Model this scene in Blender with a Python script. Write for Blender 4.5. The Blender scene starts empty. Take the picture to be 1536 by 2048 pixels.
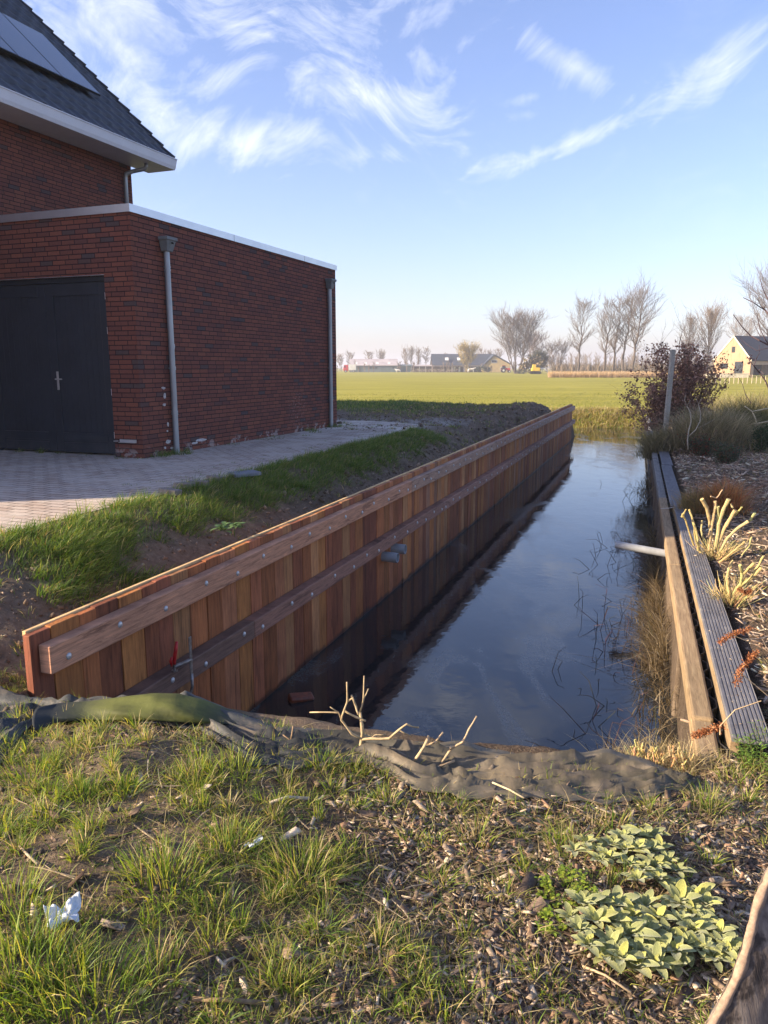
import bpy, bmesh, math, random
import numpy as np
from mathutils import Vector, Matrix, noise as mnoise
random.seed(7); rng = np.random.default_rng(11)
S = bpy.context.scene
C = S.collection
R = math.radians
# ------------------------------------------------------------------ camera, sky, sun, exposure
PITCH = math.atan(289/1510); CP, SP = math.cos(PITCH), math.sin(PITCH)
cd = bpy.data.cameras.new('camera'); cam = bpy.data.objects.new('camera', cd); C.objects.link(cam)
cam.location = (0, 0, 0); cam.rotation_euler = (math.pi/2 - PITCH, 0, 0)
cd.sensor_fit = 'VERTICAL'; cd.sensor_height = 24; cd.lens = 24*1510/2048
cd.clip_start = 0.05; cd.clip_end = 6000
S.camera = cam
S.render.resolution_x, S.render.resolution_y = 768, 1024
def ray(px, py):
    u = (px-768)/1510; v = (1024-py)/1510
    return np.array([u, CP+v*SP, -SP+v*CP])
def at(px, py, z): r = ray(px, py); return r*(z/r[2])
def atY(px, py, Y): r = ray(px, py); return r*(Y/r[1])

SUN_EL = 22.0
sx, sy = -0.973, -0.23                      # horizontal direction towards the sun
S.view_settings.view_transform = 'Standard'; S.view_settings.look = 'None'
S.view_settings.exposure = 1.58; S.view_settings.gamma = 1
sd = bpy.data.lights.new('sun', 'SUN'); sd.energy = 4.5; sd.angle = R(0.6); sd.color = (1.0, 0.82, 0.60)
sun = bpy.data.objects.new('sun', sd); C.objects.link(sun)
tosun = Vector((sx*math.cos(R(SUN_EL)), sy*math.cos(R(SUN_EL)), math.sin(R(SUN_EL))))
sun.rotation_euler = tosun.to_track_quat('Z', 'Y').to_euler(); sun.location = tosun*60

W = bpy.data.worlds.new('World'); S.world = W; W.use_nodes = True
nt = W.node_tree; nt.nodes.clear()
class NB:
    """small node-building helper"""
    def __init__(s, tree): s.t = tree; s.n = tree.nodes; s.l = tree.links
    def node(s, typ, **kw):
        n = s.n.new(typ)
        for k, v in kw.items(): setattr(n, k, v)
        return n
    def put(s, sock, v):
        if hasattr(v, 'is_output') or isinstance(v, bpy.types.NodeSocket): s.l.new(v, sock)
        elif v is not None: sock.default_value = v
    def math(s, op, a, b=None, c=None, clamp=False):
        n = s.node('ShaderNodeMath', operation=op, use_clamp=clamp)
        s.put(n.inputs[0], a)
        if b is not None: s.put(n.inputs[1], b)
        if c is not None: s.put(n.inputs[2], c)
        return n.outputs[0]
    def vmath(s, op, a, b=None):
        n = s.node('ShaderNodeVectorMath', operation=op)
        s.put(n.inputs[0], a)
        if b is not None: s.put(n.inputs[1], b)
        return n.outputs['Value'] if op in ('DOT_PRODUCT', 'LENGTH', 'DISTANCE') else n.outputs[0]
    def maprange(s, v, a, b, c=0.0, d=1.0, smooth=True):
        n = s.node('ShaderNodeMapRange', interpolation_type='SMOOTHSTEP' if smooth else 'LINEAR')
        for i, x in enumerate((v, a, b, c, d)): s.put(n.inputs[i], x)
        return n.outputs[0]
    def mix(s, f, a, b, blend='MIX'):
        n = s.node('ShaderNodeMix', data_type='RGBA', blend_type=blend)
        s.put(n.inputs[0], f)
        s.put(n.inputs[6], a if not isinstance(a, tuple) else (*a, 1)[:4])
        s.put(n.inputs[7], b if not isinstance(b, tuple) else (*b, 1)[:4])
        return n.outputs[2]
    def comb(s, x, y, z=0.0):
        n = s.node('ShaderNodeCombineXYZ'); s.put(n.inputs[0], x); s.put(n.inputs[1], y); s.put(n.inputs[2], z); return n.outputs[0]
    def sep(s, v):
        n = s.node('ShaderNodeSeparateXYZ'); s.put(n.inputs[0], v); return n.outputs
    def noise(s, vec, scale, detail=4, rough=0.55, dist=0.0):
        n = s.node('ShaderNodeTexNoise'); s.put(n.inputs['Vector'], vec)
        n.inputs['Scale'].default_value = scale; n.inputs['Detail'].default_value = detail
        n.inputs['Roughness'].default_value = rough; n.inputs['Distortion'].default_value = dist
        return n.outputs[0]
    def ramp(s, f, stops, interp='LINEAR'):
        n = s.node('ShaderNodeValToRGB'); n.color_ramp.interpolation = interp
        e = n.color_ramp.elements
        while len(e) > 1: e.remove(e[-1])
        e[0].position = stops[0][0]; e[0].color = (*stops[0][1], 1)
        for p, c in stops[1:]:
            x = e.new(p); x.color = (*c, 1)
        s.put(n.inputs[0], f); return n.outputs[0]
    def scalev(s, v, sc):
        n = s.node('ShaderNodeMapping'); s.put(n.inputs[0], v); n.inputs['Scale'].default_value = sc; return n.outputs[0]

b = NB(nt)
sky = b.node('ShaderNodeTexSky', sky_type='NISHITA'); sky.sun_disc = False
sky.sun_elevation = R(SUN_EL); sky.sun_rotation = math.atan2(sx, sy)
sky.altitude = 0; sky.air_density = 1.0; sky.dust_density = 1.2; sky.ozone_density = 2.0
tc = b.node('ShaderNodeTexCoord'); D0 = tc.outputs['Generated']
dn = b.vmath('NORMALIZE', D0)
def cloud_tex(ang, stretch, sc, seed):
    """wispy streaks on the sky dome, running at 'ang' degrees in the dome's own tangent frame"""
    m = b.node('ShaderNodeMapping', vector_type='TEXTURE'); b.l.new(dw, m.inputs[0])
    m.inputs['Location'].default_value = (seed, 0, 0); m.inputs['Rotation'].default_value = (0, -R(ang), 0); m.inputs['Scale'].default_value = (stretch, 1.5, 1)
    return b.math('ADD', b.math('MULTIPLY', b.noise(m.outputs[0], sc, 6, 0.62, 0.9), .62), FINE)
wn_ = b.node('ShaderNodeTexNoise'); b.l.new(dn, wn_.inputs[0]); wn_.inputs['Scale'].default_value = 4.5; wn_.inputs['Detail'].default_value = 1
dw = b.vmath('ADD', dn, b.vmath('MULTIPLY', b.vmath('SUBTRACT', wn_.outputs[1], (.5, .5, .5)), (.20, .20, .26)))
mf = b.node('ShaderNodeMapping', vector_type='TEXTURE'); b.l.new(dw, mf.inputs[0]); mf.inputs['Scale'].default_value = (3.2, 3.2, 1); mf.inputs['Rotation'].default_value = (0, R(-6), 0)
FINE = b.math('MULTIPLY', b.noise(mf.outputs[0], 55, 6, .70, .5), .38)
TA = cloud_tex(-12, 1.9, 13.0, 1.3)          # streaks sinking to the right
TB = cloud_tex(22, 2.2, 13.0, 5.1)           # streaks rising to the right
acc = {0: None, 1: None}
CLOUDS = [  # centre and half-extents on the photo frame (pixels), tilt, which texture, strength
 (160, 40, 300, 75, 10, TA, 1.15), (470, 55, 330, 75, -4, TA, 1.0), (255, 105, 110, 45, -30, TA, 1.0), (610, 60, 100, 60, 20, TA, .8),
 (425, 150, 110, 40, 20, TB, .85), (330, 230, 120, 60, -25, TA, 1.3), (480, 290, 230, 52, -4, TB, 1.25), (560, 270, 160, 40, -4, TA, 1.1), (740, 195, 220, 60, -16, TA, 1.2), (800, 215, 160, 40, -16, TB, .9),
 (860, 140, 90, 35, -25, TA, .7), (690, 320, 110, 36, 5, TB, .8), (580, 352, 90, 18, 4, TB, .7), (730, 38, 60, 32, 25, TB, .75), (860, 25, 90, 28, 25, TB, .75),
 (940, 80, 60, 22, 35, TB, .5), (1150, 135, 150, 36, -26, TA, 1.2), (1220, 168, 150, 18, 0, TA, .9), (1060, 195, 90, 14, 12, TB, .65), (1460, 130, 150, 44, 32, TB, .95),
 (1150, 285, 220, 18, 20, TB, 1.0), (1000, 330, 90, 20, 18, TB, .75), (1310, 200, 80, 12, 28, TB, .6), (1270, 10, 100, 16, 10, TB, .5),
 (850, -60, 280, 60, 6, TB, 1.2), (1040, -190, 260, 80, -10, TA, 1.3), (620, -260, 260, 90, 12, TB, 1.2), (830, 275, 130, 22, -8, TA, .7), (1030, 235, 90, 16, 10, TB, .4), (560, 215, 80, 16, -5, TA, .4)]
for (px, py, rx, ry, ang, T, k) in CLOUDS:
    c = ray(px, py); L = np.linalg.norm(c); c = Vector(c/L)
    right = Vector((1, 0, 0)); right = (right - c*right.dot(c)).normalized(); up = right.cross(c)
    e1 = right*math.cos(R(ang)) + up*math.sin(R(ang)); e2 = -right*math.sin(R(ang)) + up*math.cos(R(ang))
    sc = 1510*L
    m = b.node('ShaderNodeMapping', vector_type='TEXTURE'); b.l.new(dn, m.inputs[0])
    m.inputs['Location'].default_value = c; m.inputs['Rotation'].default_value = Matrix((e1, e2, e1.cross(e2))).transposed().to_euler()
    m.inputs['Scale'].default_value = (1.6*rx/sc, 1.6*ry/sc, .3)
    gr = b.node('ShaderNodeTexGradient', gradient_type='SPHERICAL'); b.l.new(m.outputs[0], gr.inputs[0])
    d = b.math('MULTIPLY', gr.outputs[1], k); i = 0 if T == TA else 1
    acc[i] = d if acc[i] is None else b.math('SMOOTH_MAX' , acc[i], d, .12)
def cover(T, m):
    lo = b.math('SUBTRACT', 0.60, b.math('MULTIPLY', m, 0.225))
    return b.math('MULTIPLY', b.math('POWER', b.maprange(b.math('SUBTRACT', T, lo), 0.0, 0.27, smooth=False), 1.15), b.maprange(m, 0.02, .35))
total = b.math('MAXIMUM', cover(TA, acc[0]), cover(TB, acc[1]))
dz = b.sep(dn)[2]
# a thin veil of cirrus elsewhere (it also fills the part of the sky behind the camera)
veil = b.math('MULTIPLY', b.maprange(TA, 0.5, 0.78), 0.16)
total = b.math('MAXIMUM', total, veil)
total = b.math('MULTIPLY', total, b.maprange(dz, 0.08, 0.22))
skyc = b.mix(1.0, sky.outputs[0], (0.985, 0.93, 1.12), 'MULTIPLY')
cl = b.mix(b.math('MULTIPLY', total, 0.66, clamp=True), skyc, (5.4, 5.5, 5.8))
bg = b.node('ShaderNodeBackground'); b.l.new(cl, bg.inputs[0]); bg.inputs[1].default_value = 0.088
ow = b.node('ShaderNodeOutputWorld'); b.l.new(bg.outputs[0], ow.inputs[0])

# ------------------------------------------------------------------ helpers: materials
def mat(name):
    m = bpy.data.materials.new(name); m.use_nodes = True; m.node_tree.nodes.clear()
    k = NB(m.node_tree); out = k.node('ShaderNodeOutputMaterial'); p = k.node('ShaderNodeBsdfPrincipled')
    k.l.new(p.outputs[0], out.inputs[0]); k.p = p; k.out = out; k.m = m
    k.tc = k.node('ShaderNodeTexCoord'); k.obj = k.tc.outputs['Object']
    return k
def setp(k, col=None, rough=None, spec=None, metal=None, normal=None):
    if col is not None: k.put(k.p.inputs['Base Color'], (*col, 1) if isinstance(col, tuple) else col)
    if rough is not None: k.put(k.p.inputs['Roughness'], rough)
    if spec is not None: k.put(k.p.inputs['Specular IOR Level'], spec)
    if metal is not None: k.put(k.p.inputs['Metallic'], metal)
    if normal is not None: k.put(k.p.inputs['Normal'], normal)
def bump(k, h, dist=0.01, strength=1.0, n=None):
    x = k.node('ShaderNodeBump'); x.inputs['Distance'].default_value = dist; k.put(x.inputs['Strength'], strength)
    k.put(x.inputs['Height'], h)
    if n is not None: k.put(x.inputs['Normal'], n)
    return x.outputs[0]
def simple(name, c1, c2=None, scale=8, rough=0.6, spec=0.4, metal=0.0, bmp=0.002, stretch=(1,1,1), detail=5):
    k = mat(name); v = k.scalev(k.obj, stretch)
    f = k.noise(v, scale, detail, 0.6)
    c2 = c2 or tuple(x*0.7 for x in c1)
    col = k.mix(k.maprange(f, 0.3, 0.7), c1, c2)
    setp(k, col, rough, spec, metal, bump(k, f, bmp))
    return k.m
def attr_mat(name, rough=0.7, spec=0.3, trans=0.0, bmp=0.0, var=0.0, scale=30, stretch=(1,1,1), tcol=(1,1,1), name_attr='Col'):
    k = mat(name); a = k.node('ShaderNodeAttribute', attribute_name=name_attr); col = a.outputs['Color']
    if var:
        f = k.noise(k.scalev(k.obj, stretch), scale, 5, 0.65)
        col = k.mix(1.0, col, k.mix(k.maprange(f, 0.25, 0.75), (1-var,)*3, (1+var,)*3), 'MULTIPLY')
        if bmp: setp(k, normal=bump(k, f, bmp))
    setp(k, col, rough, spec)
    if trans:
        t = k.node('ShaderNodeBsdfTranslucent'); k.put(t.inputs[0], k.mix(1.0, col, tcol, 'MULTIPLY'))
        mx = k.node('ShaderNodeMixShader'); mx.inputs[0].default_value = trans
        k.l.new(k.p.outputs[0], mx.inputs[1]); k.l.new(t.outputs[0], mx.inputs[2]); k.l.new(mx.outputs[0], k.out.inputs[0])
    return k.m

# ------------------------------------------------------------------ helpers: objects
def tag(o, label=None, cat=None, group=None, kind=None):
    if label: o['label'] = label
    if cat: o['category'] = cat
    if group: o['group'] = group
    if kind: o['kind'] = kind
    return o
def thing(name, label, cat, loc=(0,0,0), rz=0, group=None):
    o = bpy.data.objects.new(name, None); C.objects.link(o); o.empty_display_size = 0.1
    o.location = loc; o.rotation_euler = (0, 0, rz); return tag(o, label, cat, group)
def copy_tree(o, parent=None):
    c = o.copy(); C.objects.link(c); c.parent = parent
    for ch in list(o.children): copy_tree(ch, c)
    return c
def link_mesh(name, me, m, parent=None):
    o = bpy.data.objects.new(name, me); C.objects.link(o)
    if m: me.materials.append(m)
    if parent: o.parent = parent
    return o
class MB:
    def __init__(s): s.v = []; s.f = []; s.c = []; s.col = (1, 1, 1)
    def add(s, vs, fs):
        n = len(s.v); s.v += [tuple(p) for p in vs]; s.f += [tuple(i+n for i in f) for f in fs]; s.c += [s.col]*len(vs); return s
    def box(s, x0, x1, y0, y1, z0, z1):
        return s.add([(x0,y0,z0),(x1,y0,z0),(x1,y1,z0),(x0,y1,z0),(x0,y0,z1),(x1,y0,z1),(x1,y1,z1),(x0,y1,z1)],
                     [(0,3,2,1),(4,5,6,7),(0,1,5,4),(1,2,6,5),(2,3,7,6),(3,0,4,7)])
    def obox(s, o, ax, ay, az):
        o, ax, ay, az = map(Vector, (o, ax, ay, az))
        P = [o, o+ax, o+ax+ay, o+ay]; P += [p+az for p in P]
        return s.add(P, [(0,3,2,1),(4,5,6,7),(0,1,5,4),(1,2,6,5),(2,3,7,6),(3,0,4,7)])
    def tube(s, pts, rad, n=8, cap=True):
        pts = [Vector(p) for p in pts]
        if not hasattr(rad, '__len__'): rad = [rad]*len(pts)
        base = len(s.v); prev = None; vs = []; fs = []
        for i, p in enumerate(pts):
            t = (pts[min(i+1, len(pts)-1)] - pts[max(i-1, 0)]).normalized()
            if prev is None: a = t.orthogonal().normalized()
            else: a = (prev - t*prev.dot(t)); a = a.normalized() if a.length > 1e-6 else t.orthogonal().normalized()
            prev = a; bb = t.cross(a)
            for j in range(n):
                th = 2*math.pi*j/n; vs.append(p + (a*math.cos(th) + bb*math.sin(th))*rad[i])
        for i in range(len(pts)-1):
            for j in range(n):
                fs.append((i*n+j, i*n+(j+1)%n, (i+1)*n+(j+1)%n, (i+1)*n+j))
        if cap: fs.append(tuple(range(n))[::-1]); fs.append(tuple((len(pts)-1)*n+j for j in range(n)))
        return s.add(vs, fs)
    def prism(s, poly, o, ax, ay, ext):
        """2-D outline (list of (u,v)) laid on axes ax, ay from o and pushed out by ext"""
        o, ax, ay, ext = map(Vector, (o, ax, ay, ext)); n = len(poly)
        a = [o+ax*u+ay*v for u, v in poly]; bb = [p+ext for p in a]
        return s.add(a+bb, [tuple(range(n))[::-1], tuple(range(n, 2*n))] + [(i, (i+1)%n, (i+1)%n+n, i+n) for i in range(n)])
    def build(s, name, m, parent=None, bevel=0, smooth=False, seg=1):
        me = bpy.data.meshes.new(name); me.from_pydata(s.v, [], s.f); me.update()
        bm = bmesh.new(); bm.from_mesh(me); bmesh.ops.recalc_face_normals(bm, faces=bm.faces); bm.to_mesh(me); bm.free()
        ca = me.color_attributes.new('Col', 'FLOAT_COLOR', 'POINT')
        ca.data.foreach_set('color', np.column_stack([np.array(s.c, dtype=np.float32).reshape(-1, 3), np.ones(len(s.v), np.float32)]).ravel())
        if smooth: me.polygons.foreach_set('use_smooth', [True]*len(me.polygons))
        o = link_mesh(name, me, m, parent)
        if bevel:
            md = o.modifiers.new('bevel', 'BEVEL'); md.width = bevel; md.segments = seg; md.limit_method = 'ANGLE'; md.angle_limit = R(40)
        return o
def np_mesh(name, verts, faces, m, col=None, parent=None, smooth=False, fl=None):
    """verts (n,3), faces (k,3|4) numpy"""
    me = bpy.data.meshes.new(name); verts = np.asarray(verts, np.float32); faces = np.asarray(faces, np.int32)
    k = faces.shape[1]
    me.vertices.add(len(verts)); me.vertices.foreach_set('co', verts.ravel())
    me.loops.add(faces.size); me.loops.foreach_set('vertex_index', faces.ravel())
    me.polygons.add(len(faces)); me.polygons.foreach_set('loop_start', np.arange(0, faces.size, k, dtype=np.int32))
    me.polygons.foreach_set('loop_total', np.full(len(faces), k, np.int32))
    if smooth: me.polygons.foreach_set('use_smooth', np.ones(len(faces), bool))
    me.update(calc_edges=True); me.validate()
    if col is not None:
        ca = me.color_attributes.new('Col', 'FLOAT_COLOR', 'POINT')
        c = np.ones((len(verts), 4), np.float32); c[:, :3] = col; ca.data.foreach_set('color', c.ravel())
    if fl:
        for nm, arr in fl.items():
            a = me.attributes.new(nm, 'FLOAT', 'POINT'); a.data.foreach_set('value', np.asarray(arr, np.float32).ravel())
    return link_mesh(name, me, m, parent)
def skin(name, m, parent, verts, edges, radii, sub=1):
    me = bpy.data.meshes.new(name); me.from_pydata(verts, edges, []); o = link_mesh(name, me, m, parent)
    sk = o.modifiers.new('skin', 'SKIN'); sk.use_smooth_shade = True
    for i, r in enumerate(radii):
        sv = me.skin_vertices[0].data[i]; sv.radius = (r, r) if not hasattr(r, '__len__') else r; sv.use_root = (i == 0)
    if sub: o.modifiers.new('sub', 'SUBSURF').levels = sub; o.modifiers['sub'].render_levels = sub
    return o
# value noise for terrain (vectorised)
_tab = rng.random((256, 256)).astype(np.float64)
def vnoise(x, y):
    xi = np.floor(x).astype(int); yi = np.floor(y).astype(int); fx = x-xi; fy = y-yi
    fx = fx*fx*(3-2*fx); fy = fy*fy*(3-2*fy)
    g = lambda i, j: _tab[i & 255, j & 255]
    return (g(xi, yi)*(1-fx)+g(xi+1, yi)*fx)*(1-fy) + (g(xi, yi+1)*(1-fx)+g(xi+1, yi+1)*fx)*fy
def fbm(x, y, sc, oct=4, gain=0.5):
    x = np.asarray(x, float)*sc; y = np.asarray(y, float)*sc; t = 0; a = 1; n = 0
    for i in range(oct):
        t = t + a*(vnoise(x+17.3*i, y+9.1*i)-0.5); n += a; a *= gain; x = x*2.03; y = y*2.03
    return t/n*2
def sstep(x, a, bb):
    t = np.clip((x-a)/(bb-a), 0, 1); return t*t*(3-2*t)
# ------------------------------------------------------------------ ground frame of the ditch
L0 = np.array([-1.79, 3.55]); DD = np.array([.336, .9418]); NN = np.array([.9418, -.336])
R0 = np.array([1.51, 3.31]); DR = np.array([.3151, .9491]); NR = np.array([.9491, -.3151])
def st(x, y): return (x-L0[0])*DD[0]+(y-L0[1])*DD[1], (x-L0[0])*NN[0]+(y-L0[1])*NN[1]
def xy(s, t): return L0[0]+s*DD[0]+t*NN[0], L0[1]+s*DD[1]+t*NN[1]
def rst(x, y): return (x-R0[0])*DR[0]+(y-R0[1])*DR[1], (x-R0[0])*NR[0]+(y-R0[1])*NR[1]
WATER = -2.64
def base_fore(x, y):
    return -1.45 - 0.05*(y-1.3) - 0.14*np.clip(x+1.0, 0, 2.6)
def H(x, y, fine=True):
    x = np.asarray(x, float); y = np.asarray(y, float)
    s, t = st(x, y); rs, rt = rst(x, y)
    n1 = fbm(x, y, 1.3, 4); n2 = fbm(x+40, y, 6.0, 4, .6); n3 = fbm(x, y+30, 24.0, 3)
    f = base_fore(x, y) + 0.035*n1 + 0.02*n2 + 0.006*n3
    # low heap of soil in front of the wall's near end
    f = f + 0.05*np.exp(-(((x+1.0)/.45)**2+((y-2.85)/.22)**2))
    # left land
    u = -t
    prof = np.interp(u, [-.2, 0, .15, .45, .9, 1.25, 1.5, 1.65, 4], [-1.82, -1.82, -1.80, -1.66, -1.40, -1.27, -1.222, -1.214, -1.214])
    slope = sstep(u, 1.7, 1.1)
    left = prof + slope*(0.05*n1+0.03*n2+0.014*n3)
    mound = sstep(s, 12.6, 14.0)*sstep(u, 0.0, .9)*sstep(u, 6.0, 2.6)
    left = left + mound*(-0.18 + .12*n1 + 0.13*n2 + .05*n3 + .08*np.exp(-((u-1.2)/.7)**2))
    rough2 = sstep(y, 17.5, 19.0)*sstep(u, 1.5, 2.5)
    left = left + rough2*(0.03*n1+0.02*n2)
    kl = sstep(s, -1.0, .9)*sstep(u, -.02, .06)
    kl = np.maximum(kl, sstep(u, 1.3, 2.6)*sstep(s, -2.2, 0.4))
    z = f*(1-kl) + left*kl
    # right land
    right = -1.90 + 0.05*np.clip(rt-.3, 0, 1.2) + 0.03*np.clip(rt-1.5, 0, 8) + 0.03*n1+0.018*n2+0.008*n3
    right = np.where(rs > .25, right*sstep(rt, .33, .43)-2.10*(1-sstep(rt, .33, .43)), right)
    kr = sstep(rs, -.3, .9)*sstep(rt, -.02, .12)
    z = z*(1-kr)+right*kr
    # channel between the two walls, its near end a slope under the sheeting
    s0 = -.20 + .33*np.clip(t, 0, 3.2)
    dep = f*(1-sstep(s, s0, s0+.25)) + (f-.17-0.60*(s-s0))*sstep(s, s0, s0+.25)
    dep = np.maximum(dep - np.clip(s-1.9, 0, 3)*.7, -3.5)
    dep = np.where(s > 1.2, np.minimum(dep, f), dep)
    inch = (t > 0.03) & (rt < 0.02) & (s > s0) 
    z = np.where(inch, dep, z)
    # cross ditch and the land beyond
    bank = sstep(y, 28.2, 30.9)
    z = np.where((rt < 0.02), z*(1-bank) + -3.2*bank, z*(1-sstep(y, 30.2, 30.7)) + -3.2*sstep(y, 30.2, 30.7))
    fieldz = -1.95 + .05*n1*sstep(y, 36, 60) + .03*n2
    kf = sstep(y, 32.6, 34.9 + .25*n1)
    z = np.where(y > 32, -3.2*(1-kf)+fieldz*kf, z)
    return z
def grid_lines(segs):
    out = []
    for a, bb, st_ in segs: out += list(np.arange(a, bb, st_))
    return out
sl = grid_lines([(-6, -3, .12), (-3, 4.5, .035), (4.5, 14, .09), (14, 31, .14), (31, 38, .14)])
g = sl[-1]; stp = .3
while g < 2600: g += stp; stp *= 1.09; sl.append(g)
tl = grid_lines([(-2.6, 6.0, .04)])
g = 6.0; stp = .05
while g < 2600: tl.append(g); g += stp; stp *= 1.07
neg = []; g = -2.6; stp = .05
while g > -2600: g -= stp; stp *= 1.075; neg.append(g)
tl = neg[::-1] + tl
back = []; g = -6; stp = .2
while g > -120: g -= stp; stp *= 1.3; back.append(g)
sl = back[::-1] + sl
SS, TT = np.meshgrid(np.array(sl), np.array(tl), indexing='ij')
# lines turn from the ditch's frame to the world's with distance so that the sheet stays regular
GX, GY = xy(SS, TT); GZ = H(GX, GY)
ni, nj = SS.shape
idx = np.arange(ni*nj).reshape(ni, nj)
gf = np.stack([idx[:-1, :-1], idx[1:, :-1], idx[1:, 1:], idx[:-1, 1:]], -1).reshape(-1, 4)[:, ::-1]
x, y = GX.ravel(), GY.ravel(); s_, t_ = st(x, y); rs_, rt_ = rst(x, y)
nn = fbm(x, y, .9, 4)
m_field = sstep(y, 32.9, 34.0)
m_field = np.maximum(m_field, ((rt_ > 6) & (y > 24))*0.0)
m_mulch = np.maximum(sstep(rt_, 0.0, .1)*sstep(rs_, -1.0, .2), sstep(x+.5*nn, -.55, .1)*(s_ < 1.2)*(y < 4.2))*(1-m_field)
m_sand = sstep(s_, 9.0, 13.0)*sstep(-t_, 1.2, 1.9)*sstep(y, 21.0+2*nn, 18.0)*(t_ < 0)
m_green = sstep(y+2.5*nn, 22.5, 24.5)*sstep(-t_, 3.2, 4.6)*(t_ < 0)*(1-m_field)
def ground_mat():
    k = mat('ground_soil'); g = lambda n: k.node('ShaderNodeAttribute', attribute_name=n).outputs['Fac']
    P = k.obj
    n0 = k.noise(P, 3.0, 6, .65); n1 = k.noise(P, 22, 6, .7); n2 = k.noise(P, 90, 4, .7)
    soil = k.ramp(k.math('ADD', k.math('MULTIPLY', n0, .5), k.math('MULTIPLY', n1, .5)), [(.3, (.075, .052, .034)), (.5, (.16, .118, .08)), (.64, (.25, .19, .135)), (.75, (.36, .29, .22))])
    mul = k.ramp(n2, [(.3, (.03, .02, .013)), (.5, (.09, .063, .043)), (.66, (.20, .15, .10))])
    sand = k.ramp(n1, [(.3, (.26, .23, .19)), (.6, (.44, .40, .35)), (.75, (.52, .48, .43))])
    f0 = k.noise(k.scalev(P, (.25, 1, 1)), .35, 5, .6); f1 = k.noise(k.scalev(P, (.5, 1, 1)), 3.5, 5, .75)
    fld = k.ramp(k.math('ADD', k.math('MULTIPLY', f0, .55), k.math('MULTIPLY', f1, .45)), [(.30, (.175, .165, .024)), (.48, (.255, .24, .034)), (.60, (.325, .29, .048)), (.74, (.40, .34, .11))])
    grn = k.ramp(n1, [(.3, (.035, .05, .012)), (.7, (.09, .115, .03))])
    c = k.mix(g('mulch'), soil, mul)
    c = k.mix(k.math('MULTIPLY', g('sand'), k.maprange(n0, .35, .55)), c, sand)
    c = k.mix(g('green'), c, grn); c = k.mix(g('field'), c, fld)
    h = k.math('ADD', n1, k.math('MULTIPLY', n2, .5))
    setp(k, c, .95, .15, normal=bump(k, h, .02, .9))
    return k.m
ground = np_mesh('ground', np.stack([x, y, GZ.ravel()], -1), gf, ground_mat(), smooth=True,
                 fl=dict(field=m_field, mulch=m_mulch, sand=m_sand, green=m_green))
tag(ground, kind='structure')

# ------------------------------------------------------------------ water
def water_mat():
    k = mat('ditch_water'); P = k.obj
    r1 = k.noise(k.scalev(P, (1, 1, 1)), 9, 3, .5, .3); r2 = k.noise(k.scalev(P, (1.6, 1, 1)), 2.2, 3, .5)
    r3 = k.noise(P, 38, 2, .5)
    h = k.math('ADD', k.math('ADD', k.math('MULTIPLY', r1, .35), k.math('MULTIPLY', r2, .9)), k.math('MULTIPLY', r3, .06))
    film = k.maprange(k.noise(k.scalev(P, (1.2, .5, 1)), 0.9, 6, .62, 1.0), .52, .60)
    film = k.math('MULTIPLY', film, k.maprange(k.noise(P, 60, 3, .7), .35, .65, .25, 1))
    col = k.mix(k.math('MULTIPLY', film, .6), (.016, .019, .021), (.13, .14, .13))
    setp(k, col, k.math('ADD', .015, k.math('MULTIPLY', film, .20)), .5, normal=bump(k, h, .006, .5))
    k.p.inputs['IOR'].default_value = 1.55
    return k.m
wx, wy = [], []
A = xy(-.2+1.2, .02); 
P = [(*xy(1.3, .0), WATER), (*xy(1.3, 3.35), WATER), (*xy(28.2, 3.6), WATER), (*xy(28.2, 0), WATER)]
yy = 29.6
a0 = xy(1.3, .0); a1 = (R0[0]+DR[0]*-.6+NR[0]*.06, R0[1]+DR[1]*-.6+NR[1]*.06)
def on_line(p, d, yv): k_ = (yv-p[1])/d[1]; return (p[0]+d[0]*k_, yv)
b0 = on_line(L0, DD, yy); b1 = on_line((R0[0]+NR[0]*.06, R0[1]+NR[1]*.06), DR, yy)
wv = [(*a0, WATER), (*a1, WATER), (*b1, WATER), (*b0, WATER), (-400, yy, WATER), (-400, 34.6, WATER), (*on_line(b0, (0, 1), 34.6), WATER), (*on_line(b1, (0, 1), 34.6), WATER), (400, 34.6, WATER), (400, yy, WATER)]
me = bpy.data.meshes.new('water'); me.from_pydata(wv, [], [(0, 1, 2, 3), (4, 3, 6, 5), (3, 2, 7, 6), (2, 9, 8, 7)]); me.update()
wobj = link_mesh('water', me, water_mat()); tag(wobj, kind='structure')

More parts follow.
